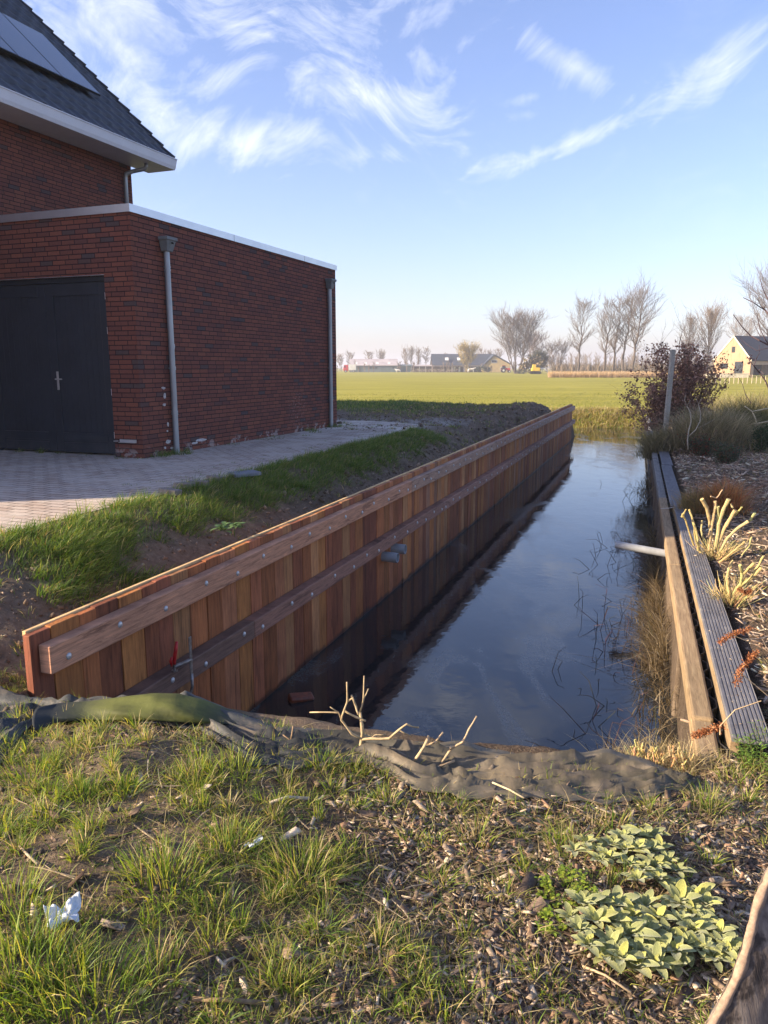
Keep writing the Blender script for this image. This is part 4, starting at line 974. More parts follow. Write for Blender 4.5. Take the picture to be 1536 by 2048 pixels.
sh = np_mesh('sheet', Vt, F, M['tarp'], parent=tp_, smooth=True); sm = sh.modifiers.new('thick', 'SOLIDIFY'); sm.thickness = .003
# green underside folded over in front of the wall's end
fl = [(70, 1462, 1420), (110, 1446, 1412), (170, 1440, 1408), (240, 1441, 1399), (300, 1441, 1392), (350, 1444, 1393), (400, 1447, 1405), (450, 1448, 1424), (500, 1447, 1440)]
V = []; nf = 60; pf = np.linspace(70, 500, nf); lo = np.interp(pf, [c[0] for c in fl], [c[1] for c in fl]); hi = np.interp(pf, [c[0] for c in fl], [c[2] for c in fl]); nv = 14
for i in range(nf):
    A_ = gpt(pf[i], lo[i], .035); Yk = A_[1]+.10; B_ = atY(pf[i], hi[i], Yk)
    for j in range(nv):
        a = j/(nv-1); p = A_*(1-a)+B_*a; bul = math.sin(a*math.pi)*.030+.010*math.sin(pf[i]*.05+a*4)*math.sin(a*math.pi); p = p+np.array([0, -bul, bul*.3]); V.append(p)
    for j in range(8):
        a = (j+1)/8; V.append(B_+np.array([.02*a, .16*a, .015*math.sin(a*2.6)-.20*a*a]))
nv += 8
ii = np.arange(nf*nv).reshape(nf, nv); F = np.stack([ii[:-1, :-1], ii[1:, :-1], ii[1:, 1:], ii[:-1, 1:]], -1).reshape(-1, 4)
k = mat('green_fabric'); n0 = k.noise(k.scalev(k.obj, (3, 6, 6)), 2.0, 5, .6); xg = k.sep(k.obj)[0]
c = k.mix(k.maprange(n0, .36, .6), (.060, .066, .018), (.105, .115, .028))
g_ = k.math('MULTIPLY', k.maprange(xg, -1.32, -1.02), k.maprange(xg, -.50, -.66)); c = k.mix(g_, (.025, .030, .032), c)
setp(k, c, .7, .3, normal=bump(k, k.noise(k.obj, 40, 4), .002)); 
gf_ = np_mesh('green_flap', np.array(V)-o0, F, k.m, parent=tp_, smooth=True); sm = gf_.modifiers.new('thick', 'SOLIDIFY'); sm.thickness = .003; tag(gf_, 'olive green underside of the sheeting')

# ------------------------------------------------------------------ bare pruned shrub in front of the sheeting
def cpx(X, Y_): return 540+X/2.327, 1300+Y_/2.327
def poly3(pts, Y0, dj=.03):
    out = []; yy_ = Y0
    for i, (X, Y_) in enumerate(pts): out.append(tuple(atY(*cpx(X, Y_), yy_))); yy_ += random.uniform(-dj, dj)
    return out
def bare(name, label, root_px, groups, Y, col, group):
    base = at(*cpx(*root_px), -1.70); base = atY(*cpx(*root_px), Y); t = thing(name, label, 'shrub', tuple(base), 0, group); o = Vector(base)
    for nm, ls in groups:
        m_ = MB(); m_.col = col
        for pts, r0, r1 in ls:
            P_ = [Vector(p)-o for p in poly3(pts, Y)]; Q = []; 
            for a, bb in zip(P_[:-1], P_[1:]): Q += [a, (a*.5+bb*.5)+Vector((random.gauss(0, .0015), 0, random.gauss(0, .0015)))]
            Q.append(P_[-1]); n_ = len(Q)
            rad = [r0+(r1-r0)*i/(n_-1) for i in range(n_)]; rad = [r*(1.25 if i % 2 == 0 and i else 1) for i, r in enumerate(rad)]
            m_.tube(Q, rad, 7)
        m_.build(nm, M['stem'], t, smooth=True)
    return t
bare('bare_shrub', 'pruned pale leafless shrub with a knobbly crown in front of the sheeting', (402, 612), [('trunk', [([(402, 640), (405, 560), (425, 430), (428, 350), (418, 290)], .0085, .006)]),
   ('branch', [([(428, 415), (380, 390), (332, 325), (345, 282), (360, 240), (358, 150)], .0055, .003)]), ('branch', [([(332, 325), (318, 290), (185, 290)], .004, .0025), ([(318, 290), (280, 265)], .003, .002)]),
   ('branch', [([(345, 282), (400, 312), (445, 330)], .0045, .004), ([(360, 240), (385, 222), (400, 262), (412, 300)], .005, .004)]),
   ('branch', [([(418, 290), (435, 230), (438, 120)], .004, .0025), ([(435, 230), (458, 180)], .003, .002), ([(385, 222), (380, 212)], .005, .004)]),
   ('branch', [([(428, 415), (470, 412), (555, 412), (600, 372), (635, 345), (692, 360)], .006, .003), ([(600, 372), (655, 400)], .0035, .0025), ([(470, 412), (490, 396), (540, 395)], .004, .003)])], 3.02, (.40, .30, .17), 'bare shrubs in front of the sheeting')
bare('bare_shrub', 'long leaning leafless stems with one reddish tip, right of the knobbly shrub', (640, 600), [('branch', [([(640, 600), (660, 540), (692, 490), (735, 415)], .007, .006), ([(728, 440), (770, 430), (806, 383)], .005, .0035), ([(735, 440), (738, 400)], .007, .004)]),
   ('branch', [([(540, 635), (640, 600), (790, 542), (842, 460), (895, 430), (925, 370), (962, 308)], .007, .003), ([(842, 460), (845, 452)], .008, .007)]), ('branch', [([(330, 670), (480, 635), (600, 605), (700, 572), (860, 515)], .006, .0045)])], 3.0, (.44, .32, .19), 'bare shrubs in front of the sheeting')
bare('bare_shrub', 'small brown forked leafless stem, left of the knobbly shrub', (270, 610), [('branch', [([(270, 610), (215, 545), (160, 480), (125, 440), (92, 455), (50, 450)], .005, .003), ([(125, 440), (60, 395)], .003, .002), ([(92, 455), (108, 355)], .0035, .003)]),
   ('branch', [([(260, 722), (285, 670), (325, 640), (378, 535)], .0065, .005)])], 3.02, (.28, .19, .11), 'bare shrubs in front of the sheeting')

# ------------------------------------------------------------------ woolly grey-leaved plants, spurge, papers, stump
def leafmesh(m_, base, d, up, L, Wd, cupv=.25, col=(.3, .35, .2), edge=(.45, .47, .3)):
    d = Vector(d).normalized(); up = Vector(up); up = (up-d*up.dot(d)).normalized(); sd_ = d.cross(up); b_ = Vector(base); vs = []; fs = []; cs = []
    prof = [(0, .14), (.15, .42), (.38, .86), (.6, 1.0), (.78, .86), (.92, .50), (1, .10)]
    for (t, w_) in prof:
        c0 = b_+d*(L*t)+up*(L*(.34*t-.58*t*t))
        for k_, cw in ((-1, 1), (-.75, 0), (0, 0), (.75, 0), (1, 1)):
            vs.append(c0+sd_*(k_*w_*Wd/2)+up*(abs(k_)*cupv*w_*Wd/2)); cs.append(edge if cw else col)
    for i in range(len(prof)-1):
        for j in range(4): fs.append((i*5+j, i*5+j+1, (i+1)*5+j+1, (i+1)*5+j))
    n0 = len(m_.v); m_.v += [tuple(p) for p in vs]; m_.f += [tuple(i+n0 for i in f) for f in fs]; m_.c += cs
k = mat('woolly_leaf'); a = k.node('ShaderNodeAttribute', attribute_name='Col').outputs['Color']; n = k.noise(k.obj, 240, 3, .7)
c = k.mix(k.maprange(n, .35, .7), a, k.mix(1.0, a, (1.25, 1.22, 1.2), 'MULTIPLY')); setp(k, c, .9, .15, normal=bump(k, n, .002)); k.p.inputs['Sheen Weight'].default_value = .35
t = k.node('ShaderNodeBsdfTranslucent'); k.put(t.inputs[0], k.mix(1.0, a, (1.3, 1.3, .8), 'MULTIPLY')); mx = k.node('ShaderNodeMixShader'); mx.inputs[0].default_value = .22
k.l.new(k.p.outputs[0], mx.inputs[1]); k.l.new(t.outputs[0], mx.inputs[2]); k.l.new(mx.outputs[0], k.out.inputs[0]); M['wool'] = k.m
def gat(px, py):
    z = -1.7
    for _ in range(4): q = at(px, py, z); z = float(H([q[0]], [q[1]])[0])
    return q
def woolly(label, cen, ros, scale=1.0):
    b_ = Vector(gat(*cen)); t = thing('silver_leaf_plant', label, 'plant', tuple(b_), 0, 'silvery woolly plants on the bark')
    m_ = MB()
    for (X, Y_, sz) in ros:
        p = Vector(gat(900+X/2.415, 1600+Y_/2.415))-b_; n_ = random.randint(11, 16); tilt = Vector((random.gauss(0, .5), random.gauss(-.15, .5), 1)).normalized()
        p += Vector((0, 0, .015+.02*random.random()))
        for i in range(n_):
            f = i/n_; a = i*2.4+random.uniform(-.3, .3); el = .1+1.15*f+random.uniform(-.1, .15)
            d = Vector((math.cos(a)*math.cos(el), math.sin(a)*math.cos(el), math.sin(el))); d = (d+tilt*random.uniform(.15, .6)).normalized()
            L = sz*(.074-.040*f)*random.uniform(.8, 1.2); g_ = random.uniform(.8, 1.15); c = (.27*g_, .295*g_, .115*g_) if random.random() < .7 else (.36*g_, .37*g_, .10*g_)
            leafmesh(m_, p, d, (0, 0, 1) if el < 1.2 else (math.cos(a), math.sin(a), 0), L, L*.42, .3, c, (min(c[0]*1.7, .6), min(c[1]*1.6, .6), c[2]*1.9))
    m_.build('foliage', M['wool'], t, smooth=True)
random.seed(5)
woolly('largest silvery woolly-leaved plant, in front and lowest of the three', (1230, 1900), [(640, 560, 1), (720, 540, 1.1), (800, 560, 1.1), (700, 640, 1), (780, 640, 1), (620, 680, .8), (880, 600, 1), (860, 700, 1.1), (780, 740, 1), (950, 680, 1), (1000, 620, 1.1), (1050, 700, 1), (900, 780, 1.1), (1010, 780, 1.05), (820, 830, 1), (890, 850, 1.3), (740, 800, 1), (1080, 790, .9), (960, 740, .9), (580, 600, .8), (990, 850, 1), (1100, 840, .9), (660, 760, .8), (940, 560, 1)])
woolly('silvery woolly-leaved plant at the right, nearest the hollow stump', (1400, 1900), [(1100, 540, 1.2), (1180, 500, 1), (1160, 590, 1), (1210, 640, 1), (1250, 720, 1), (1200, 770, 1), (1290, 700, 1), (1310, 770, 1), (1270, 810, .9), (1340, 740, .9), (1170, 690, 1), (1110, 640, .9), (1130, 740, 1), (1230, 560, .8), (1340, 800, .8)])
woolly('silvery woolly-leaved plant behind the others, topmost of the three', (1265, 1730), [(780, 260, .9), (830, 240, 1), (880, 210, .9), (930, 220, .9), (980, 200, .9), (900, 290, 1), (960, 290, 1), (1010, 270, .8), (860, 350, .9), (920, 370, 1), (980, 360, .9), (1040, 340, .8), (1090, 380, .8), (840, 290, .8), (760, 310, .8), (900, 430, .8), (700, 270, .8), (650, 250, .8), (600, 290, .7), (1000, 430, .9), (1080, 460, .8), (720, 340, .7)])
def smallleaf(label, name, cen, n, r, h, pal_, ls, group=None, cat='plant', Lw=.55):
    b_ = Vector(gat(*cen)); t = thing(name, label, cat, tuple(b_), 0, group); m_ = MB(); s_m = MB()
    for i in range(n):
        a = random.uniform(0, 6.283); rr = r*math.sqrt(random.random()); p = Vector((rr*math.cos(a), rr*math.sin(a), 0)); hh = h*random.uniform(.4, 1)*(1-.3*rr/r); top = p+Vector((math.cos(a)*hh*.35, math.sin(a)*hh*.35, hh))
        m_.col = (.12, .13, .04); m_.tube([p, (p+top)/2+Vector((0, 0, .004)), top], .0013, 4, cap=False)
        for q in range(random.randint(6, 11)):
            f = random.uniform(.3, 1.05); b0_ = p+(top-p)*f; aa = random.uniform(0, 6.283); c = tuple(pal_[random.randrange(len(pal_))]*random.uniform(.8, 1.2))
            leafmesh(m_, b0_, (math.cos(aa), math.sin(aa), random.uniform(.0, .9)), (0, 0, 1), ls*random.uniform(.7, 1.2), ls*Lw, .15, c, c)
    m_.build('foliage', M['leaf'], t, smooth=True)
YG = np.array([[.22, .30, .03], [.15, .23, .025], [.30, .34, .05]])
smallleaf('bright yellow-green small-leaved weed against the silvery plants', 'green_weed', (1130, 1790), 46, .085, .075, YG, .016, 'green weeds in the bed')
smallleaf('small bright green weed peeping out left of the silvery plants', 'green_weed', (1100, 1850), 14, .05, .04, YG, .016, 'green weeds in the bed')
smallleaf('bright green feathery plant at the end of the ribbed board', 'green_weed', (1525, 1530), 60, .12, .22, np.array([[.14, .26, .03], [.20, .32, .05]]), .03, 'green weeds in the bed', Lw=.18)
smallleaf('dark green broad-leaved weed low on the left bank', 'broad_leaved_weed', (455, 1062), 7, .10, .07, np.array([[.10, .17, .06]]), .07)
def paper(label, cen, w_, h_, up, seed, ang):
    random.seed(seed); q = gat(*cen); nx_ = 14; V = []; 
    ca_, sa_ = math.cos(ang), math.sin(ang); o_ = []
    for i in range(nx_):
        for j in range(nx_):
            u, v_ = i/(nx_-1)-.5, j/(nx_-1)-.5
            z = up*(.55+1.0*float(fbm([u*3+seed], [v_*3], 1.0, 3)[0])+.9*max(0, v_)) + .5*up*abs(u)
            a_ = u*w_*(1+.4*float(fbm([v_*3], [seed+.5], 1, 2)[0])); b_ = v_*h_*(.8+.5*float(fbm([u*3+4], [seed+.5], 1, 2)[0])); V.append((a_*ca_-b_*sa_, a_*sa_+b_*ca_, max(z, .003)))
    ii = np.arange(nx_*nx_).reshape(nx_, nx_); F = np.stack([ii[:-1, :-1], ii[1:, :-1], ii[1:, 1:], ii[:-1, 1:]], -1).reshape(-1, 4)
    k_ = simple('paper_litter', (.72, .76, .80), (.50, .55, .58), 25, .8, .2, 0, .002)
    o = np_mesh('litter', np.array(V), F, k_, smooth=False); o.location = q; s2 = o.modifiers.new('t', 'SOLIDIFY'); s2.thickness = .0008; return tag(o, label, 'litter', 'white litter on the foreground')
paper('larger crumpled white wrapper in the grass beside the bare soil patch', (128, 1850), .085, .085, .04, 3, .4)
paper('small folded bluish-white scrap on the chips above the big tuft', (510, 1695), .030, .07, .022, 8, -.8)
# hollow stump at the right edge
def stump():
    pts = [(1392, 2110), (1432, 2040), (1478, 1948), (1502, 1865), (1516, 1810), (1545, 1750), (1600, 1700)]
    E_ = [Vector(atY(px, py, 1.40+.03*i)) for i, (px, py) in enumerate(pts)]
    ts = np.linspace(0, len(E_)-1, 40); EE = []
    for t in ts:
        i = min(int(t), len(E_)-2); f = t-i; p0_ = E_[max(i-1, 0)]; p1_ = E_[i]; p2_ = E_[i+1]; p3_ = E_[min(i+2, len(E_)-1)]
        EE.append(.5*((2*p1_)+(-p0_+p2_)*f+(2*p0_-5*p1_+4*p2_-p3_)*f*f+(-p0_+3*p1_-3*p2_+p3_)*f**3))
    base = EE[0].copy(); base.z = -1.72
    t_ = thing('hollow_stump', 'weathered hollow piece of tree stump with a pale rim, cut off by the right edge', 'stump', tuple(base))
    V = []; nv = 30; th = .016
    for layer in (0, 1):
        for i, p in enumerate(EE):
            for j in range(nv):
                a = j/(nv-1)*2.6; rr = .22*(1-.15*i/40); q = p+Vector((rr*1.3*math.sin(a*.6), rr*.7*(1-math.cos(a*.6))+.01*j/nv, -.06*a)); nrm = Vector((-.35-math.sin(a*.5)*.2, 1, .25)).normalized()
                q = q+nrm*(th*layer)+nrm*.006*float(fbm([j*.5], [i*.15], 1, 3)[0]); V.append(q-base)
    # skirt to the ground
    ne = len(EE); ii = np.arange(2*ne*nv).reshape(2, ne, nv); F = []
    for L_ in (0, 1): F.append(np.stack([ii[L_, :-1, :-1], ii[L_, 1:, :-1], ii[L_, 1:, 1:], ii[L_, :-1, 1:]], -1).reshape(-1, 4))
    for a_, b_ in ((ii[0, :, 0], ii[1, :, 0]), (ii[0, :, -1], ii[1, :, -1]), (ii[0, 0], ii[1, 0]), (ii[0, -1], ii[1, -1])): F.append(np.stack([a_[:-1], a_[1:], b_[1:], b_[:-1]], -1))
    k_ = mat('old_stump_wood'); v_ = k_.scalev(k_.obj, (1, 1, .22)); n_ = k_.noise(v_, 16, 6, .7, 1.0); n2_ = k_.noise(k_.obj, 7, 5, .7)
    c = k_.ramp(n_, [(.32, (.045, .033, .026)), (.5, (.17, .135, .11)), (.68, (.34, .28, .22))]); c = k_.mix(k_.maprange(n2_, .5, .62), c, (.05, .04, .034)); setp(k_, c, .85, .2, normal=bump(k_, n_, .006))
    np_mesh('shell', np.array([tuple(q) for q in V]), np.concatenate(F), k_.m, parent=t_, smooth=True)
    rim = MB(); rim.col = (.30, .21, .145); R_ = [p-base+Vector((.003, .006, 0)) for p in EE]; rim.tube(R_, [.0115+.0035*float(fbm([i*.7], [3.], 1, 2)[0]) for i in range(len(R_))], 5); rim.build('rim', M['stem'], t_, smooth=True)
stump()
# dried flower heads on the soil, loose slabs, brick in the water
def flower_head(label, px, py, z, r):
    q = at(px, py, z); m_ = MB()
    for i in range(130):
        d = Vector((random.gauss(0, 1), random.gauss(0, 1), random.gauss(0, 1))).normalized(); d.z = d.z*.7; p = d*r*random.uniform(.75, 1); g_ = random.uniform(.7, 1.2); m_.col = (.26*g_, .16*g_, .13*g_)
        a = d.orthogonal().normalized()*r*.2; b_ = d.cross(a).normalized()*r*.2; a += d*r*random.uniform(-.08, .1); m_.add([p-a-b_, p+a-b_, p+a+b_, p-a+b_], [(0, 1, 2, 3)])
    for i in range(24):
        d = Vector((random.gauss(0, 1), random.gauss(0, 1), random.gauss(0, 1))).normalized(); m_.tube([(0, 0, 0), tuple(d*r*.85)], .0015, 4, cap=False)
    o = m_.build('dried_flower_head', M['leaf']); o.location = (q[0], q[1], q[2]+r*.6); return tag(o, label, 'flower head', 'dried flower heads on the left bank')
flower_head('larger dried brown flower head lying right behind the top of the plank wall', 168, 1213, -1.62, .045)
flower_head('smaller dried pinkish flower head caught in the grass of the left bank', 226, 1085, -1.36, .035)
def slab(name, label, px, py, z, w_, d_, h_, rz, m, grp=None, cat='paving slab'):
    q = at(px, py, z); m_ = MB(); m_.box(-w_/2, w_/2, -d_/2, d_/2, 0, h_); o = m_.build(name, m, bevel=.004); o.location = (q[0], q[1], z-.015); o.rotation_euler = (random.uniform(-.06, .06), random.uniform(-.06, .06), rz); return tag(o, label, cat, grp)
M['slab'] = simple('grey_slab', (.20, .22, .25), (.15, .165, .19), 14, .8, .3, 0, .002); M['paver'] = simple('loose_paver', (.27, .235, .21), (.2, .17, .15), 18, .9, .2, 0, .003)
slab('paving_slab', 'bluish grey square slab lying at the pavement edge in the grass', 489, 948, -1.19, .30, .30, .04, .5, M['slab'])
for i, (px, py, lab) in enumerate(((432, 958, 'loose clay paver nearest the bluish slab'), (398, 968, 'loose clay paver, second from the bluish slab'), (370, 972, 'loose clay paver, third from the bluish slab'), (340, 985, 'loose clay paver farthest from the bluish slab'))):
    slab('loose_paver', lab, px, py, -1.195, .21, .105, .05, -.35+random.uniform(-.4, .4), M['paver'], 'loose clay pavers at the pavement edge', 'paver')
M['rub'] = simple('wet_brick', (.25, .06, .02), (.12, .04, .02), 30, .5, .5, 0, .004)
q = at(602, 1394, -2.62); m_ = MB(); m_.box(-.10, .10, -.05, .05, -.06, .03); o = m_.build('broken_brick', M['rub'], bevel=.012); o.location = (q[0], q[1], -2.63); o.rotation_euler = (.2, .1, .4); tag(o, 'orange broken brick at the water edge below the plank wall', 'brick')
# ------------------------------------------------------------------ right bank planting
random.seed(21)
def leafcloud(C_, n, size, pal_, spread, aspect=.5):
    """small folded leaf quads around the points C_ (k,3)"""
    k_ = rng.integers(0, len(C_), n); p = C_[k_]+rng.normal(0, spread, (n, 3)); s_ = size*rng.uniform(.6, 1.3, n)
    d = rng.normal(0, 1, (n, 3)); d /= np.linalg.norm(d, axis=1)[:, None]; u = np.cross(d, rng.normal(0, 1, (n, 3))); u /= np.linalg.norm(u, axis=1)[:, None]
    a = d*s_[:, None]; b_ = u*(s_*aspect)[:, None]; nn_ = np.cross(d, u)*(s_*.15)[:, None]
    V = np.stack([p, p+a*.5+b_*.5+nn_, p+a, p+a*.5-b_*.5+nn_], 1).reshape(-1, 3)
    F = (np.array([[0, 1, 2, 3]])+(np.arange(n)*4)[:, None]).reshape(-1, 4); return V, F, np.repeat(pick(pal_, n, .3), 4, 0)
def branches(root, n, h, spread, r, seg=5, wig=.12, kids=3, col=(.2, .15, .1), m_=None, up=1.0, rnd=None, sides=4):
    """a clump of rising forked stems; returns MB and the tip/along points"""
    m_ = m_ or MB(); pts = []
    for i in range(n):
        a = random.uniform(0, 6.283); d = Vector((math.cos(a)*spread*random.random(), math.sin(a)*spread*random.random(), up)).normalized()
        def grow(p, d, L, r_, dep):
            P_ = [p.copy()]; q = p.copy()
            for j in range(seg):
                d = (d+Vector((random.gauss(0, wig), random.gauss(0, wig), random.gauss(0, wig*.6)+.03))).normalized(); q = q+d*(L/seg); P_.append(q.copy())
                if dep < kids and random.random() < .75: 
                    s_ = Vector((random.gauss(0, 1), random.gauss(0, 1), random.gauss(.3, .6))).normalized(); grow(q.copy(), (d+s_*.75).normalized(), L*random.uniform(.3, .6)*(1-j/seg*.5), r_*.5, dep+1)
                pts.append(tuple(q))
            m_.col = tuple(c*random.uniform(.8, 1.2) for c in col); m_.tube(P_, [r_*(1-.8*j/seg) for j in range(len(P_))], sides if dep < 1 else 3, cap=False)
        grow(Vector(root)+Vector((random.gauss(0, .06), random.gauss(0, .06), 0)), d, h*random.uniform(.6, 1), r, 0)
    return m_, np.array(pts)
def place(px, py, z0=-1.8):
    z = z0
    for _ in range(5): q = at(px, py, z); z = float(H([q[0]], [q[1]])[0])
    return Vector(q)
def shrub(name, label, base, n, h, spread, r, col, leaves=None, kids=2, wig=.12, cat='shrub', group=None, seg=5, up=1.0):
    t = thing(name, label, cat, tuple(base), 0, group)
    m_, pts = branches((0, 0, 0), n, h, spread, r, seg, wig, kids, col, up=up); m_.build('stems', M['stem'], t)
    if leaves:
        for (nm, cnt, sz, pal_, spr, asp, flt) in leaves:
            P_ = pts[flt(pts)] if flt else pts
            v, f, c = leafcloud(P_, cnt, sz, pal_, spr, asp); np_mesh(nm, v, f, M['leaf'], c, parent=t)
    return t
# wooden post
M['postwood'] = old_mat('post_wood', (.26, .24, .20), (.40, .37, .31), (.52, .48, .41))
q = Vector(atY(1329, 872, 18.6)); q.z = float(H([q.x], [q.y])[0])-.05; tp3 = Vector(atY(1346, 699, 18.3))
pt = thing('wooden_post', 'tall grey weathered wooden post leaning slightly beside the brown-leaved hedge bush', 'post', tuple(q)); d = tp3-q
m_ = MB(); m_.obox((-.052, -.05, 0), (.104, 0, 0), (0, .1, 0), tuple(d)); m_.build('timber', M['postwood'], pt, bevel=.008)
m_ = MB(); m_.obox(tuple(d*.2+Vector((-.078, -.053, 0))), (.156, 0, 0), (0, .106, 0), (0, 0, .012)); 
BL = np.array([[.32, .17, .11], [.40, .22, .15], [.22, .12, .08], [.46, .28, .19]])
# copper beech holding its dead leaves: several crowns of one hedge bush
b0_ = Vector(atY(1352, 880, 19.6)); b0_.z = float(H([b0_.x], [b0_.y])[0])
t = thing('beech_bush', 'tall bush with dry brown beech leaves round the leaning post', 'bush', tuple(b0_)); m_ = MB(); PT = []
for (dx, dy, h, n, sp) in ((-.48, 0, 1.45, 12, .28), (-.3, .2, 1.8, 7, .22), (0, .1, 2.5, 12, .22), (.35, .2, 2.6, 14, .25), (.55, .1, 1.9, 7, .25), (.15, .4, 3.2, 3, .08)):
    _, p_ = branches((dx, dy, 0), n, h, sp, .012, 6, .13, 2, (.13, .095, .075), m_); PT.append(p_)
PT = np.concatenate(PT); m_.build('stems', M['stem'], t); up_ = PT[(PT[:, 2] > .25) & (PT[:, 2] < 2.45)]
v, f, c = leafcloud(up_, 12000, .07, BL, .065, .65); np_mesh('foliage', v, f, M['leaf'], c, parent=t)
# low arching branch reaching out over the water
b1 = Vector(atY(1300, 868, 18.8)); t = thing('beech_bush', 'low brown-leaved side bush whose branch reaches over the water end', 'bush', tuple(b1)); m_ = MB(); m_.col = (.13, .10, .08)
P_ = [Vector(atY(px, py, 18.6))-b1 for px, py in ((1300, 880), (1294, 850), (1284, 825), (1270, 806), (1254, 795))]; m_.tube(P_, [.012, .01, .008, .006, .004], 5)
P2 = [Vector(atY(px, py, 18.6))-b1 for px, py in ((1284, 825), (1262, 800), (1240, 780), (1218, 768))]; m_.tube(P2, [.004, .003, .002, .0015], 4); m_.build('stems', M['stem'], t)
v, f, c = leafcloud(np.array([tuple(p) for p in P_[1:]]+[tuple((P_[i]+P_[i+1])/2) for i in range(1, 4)]), 300, .06, BL, .045, .6); np_mesh('foliage', v, f, M['leaf'], c, parent=t)
# grey green brushwood bush (broom) in front of it
def brush(name, label, px, py, Y, n, h, w_, colr, lw=.006, cat='shrub', out=.55, nst=10):
    b_ = Vector(atY(px, py, Y)); b_.z = float(H([b_.x], [b_.y])[0]); t = thing(name, label, cat, tuple(b_))
    x_ = rng.normal(0, w_*.42, n); y_ = rng.normal(0, w_*.35, n); rr = np.sqrt(x_**2+y_**2)/w_; hh = h*rng.uniform(.45, 1.05, n)*np.clip(1.1-.5*rr**2, .25, 1)
    ln = np.stack([x_, y_], -1)/w_*out+rng.normal(0, .55, (n, 2)); zb = rng.uniform(0, .35, n)*hh
    v, f, c = blades(np.stack([x_, y_, zb], -1), hh-zb*.6, ln, lw*rng.uniform(.5, 1.3, n), pick(np.array(colr), n, .4), segs=3, droop=.2)
    np_mesh('foliage', v, f, M['grass'], c, parent=t)
    m_, _ = branches((0, 0, 0), nst, h*.9, .8, .012, 5, .12, 1, (.12, .10, .07)); m_.build('stems', M['stem'], t); return t
OL = [[.26, .22, .14], [.34, .28, .19], [.20, .19, .11], [.42, .34, .25]]
brush('broom_bush', 'wide grey-green twiggy bush right of the leaning post', 1420, 888, 17.2, 4200, 1.05, 1.0, OL, .013, nst=26)
brush('broom_bush', 'small grey-green twiggy bush at the foot of the leaning post, left side', 1322, 890, 17.4, 2600, .8, .45, [[.19, .18, .10], [.26, .23, .14], [.32, .27, .18]], .012)
brush('broom_bush', 'olive twiggy bush at the far right behind the wide grey-green one', 1490, 868, 19.5, 3500, 1.15, .9, [[.10, .11, .035], [.14, .14, .05], [.16, .15, .08]], .009)
brush('tall_dry_grass', 'tall pale dry grass standing behind the twiggy bushes', 1500, 838, 25.0, 2600, 1.1, 2.4, [[.42, .36, .2], [.34, .29, .16], [.25, .24, .12]], .018, 'grass', .2, 1)
# pale forked shrub
b_ = Vector(atY(1376, 897, 15.0)); b_.z = float(H([b_.x], [b_.y])[0]); t = thing('pale_stemmed_shrub', 'thin shrub with two pale curving stems before the grey-green bush', 'shrub', tuple(b_)); m_ = MB(); m_.col = (.42, .36, .27)
for ls, r_ in ((((1376, 900), (1375, 880), (1377, 862), (1382, 845), (1381, 826), (1374, 812)), .013), (((1378, 872), (1391, 860), (1400, 843), (1401, 826), (1397, 808)), .010), (((1374, 812), (1369, 800), (1371, 790)), .006), (((1374, 812), (1381, 800)), .005), (((1397, 808), (1404, 796)), .006), (((1397, 808), (1391, 795)), .005), (((1396, 856), (1412, 848), (1430, 838)), .004)):
    m_.tube([Vector(atY(px, py, 15.0))-b_ for px, py in ls], [r_*(1-.4*i/(len(ls)-1)) for i in range(len(ls))], 6)
m_.build('stems', M['stem'], t, smooth=True)
# low dark cotoneaster with red leaves
RD = np.array([[.08, .11, .05], [.06, .08, .04], [.12, .09, .05]]); RR = np.array([[.42, .05, .03], [.30, .05, .03], [.20, .05, .04]])
for (px, py, Y, w_, lab) in ((1405, 912, 13.6, 1.0, 'low dark green bush speckled with red leaves, the bigger one'), (1452, 925, 13.2, .8, 'low dark bush right of the speckled one, darker and greener')):
    b_ = place(px, py); shrub('low_bush', lab, b_, 16, .42*w_, 1.5, .006, (.09, .05, .04), [('foliage', 2400, .035, RD, .06, .6, None), ('red_leaves', 500 if w_ > .9 else 160, .034, RR, .07, .55, None)], kids=1, wig=.2, seg=4)
# rust red heather like twigs and a small olive plant at the wall
brush('rust_bush', 'rust-red fine twiggy bush in front of the dark speckled bush', 1448, 1000, 9.7, 1500, .52, .30, [[.46, .17, .07], [.36, .13, .06], [.50, .27, .12], [.28, .19, .09]], .0065)
brush('rust_bush', 'brownish olive twiggy bush between the rust-red one and the boards', 1400, 1003, 9.8, 1300, .36, .28, [[.30, .22, .10], [.38, .26, .13], [.22, .20, .09]], .0065)
brush('small_olive_plant', 'small dark olive plant overhanging the ribbed boards', 1352, 985, 10.4, 700, .25, .16, [[.07, .07, .03], [.12, .09, .05], [.10, .12, .04]], .005)
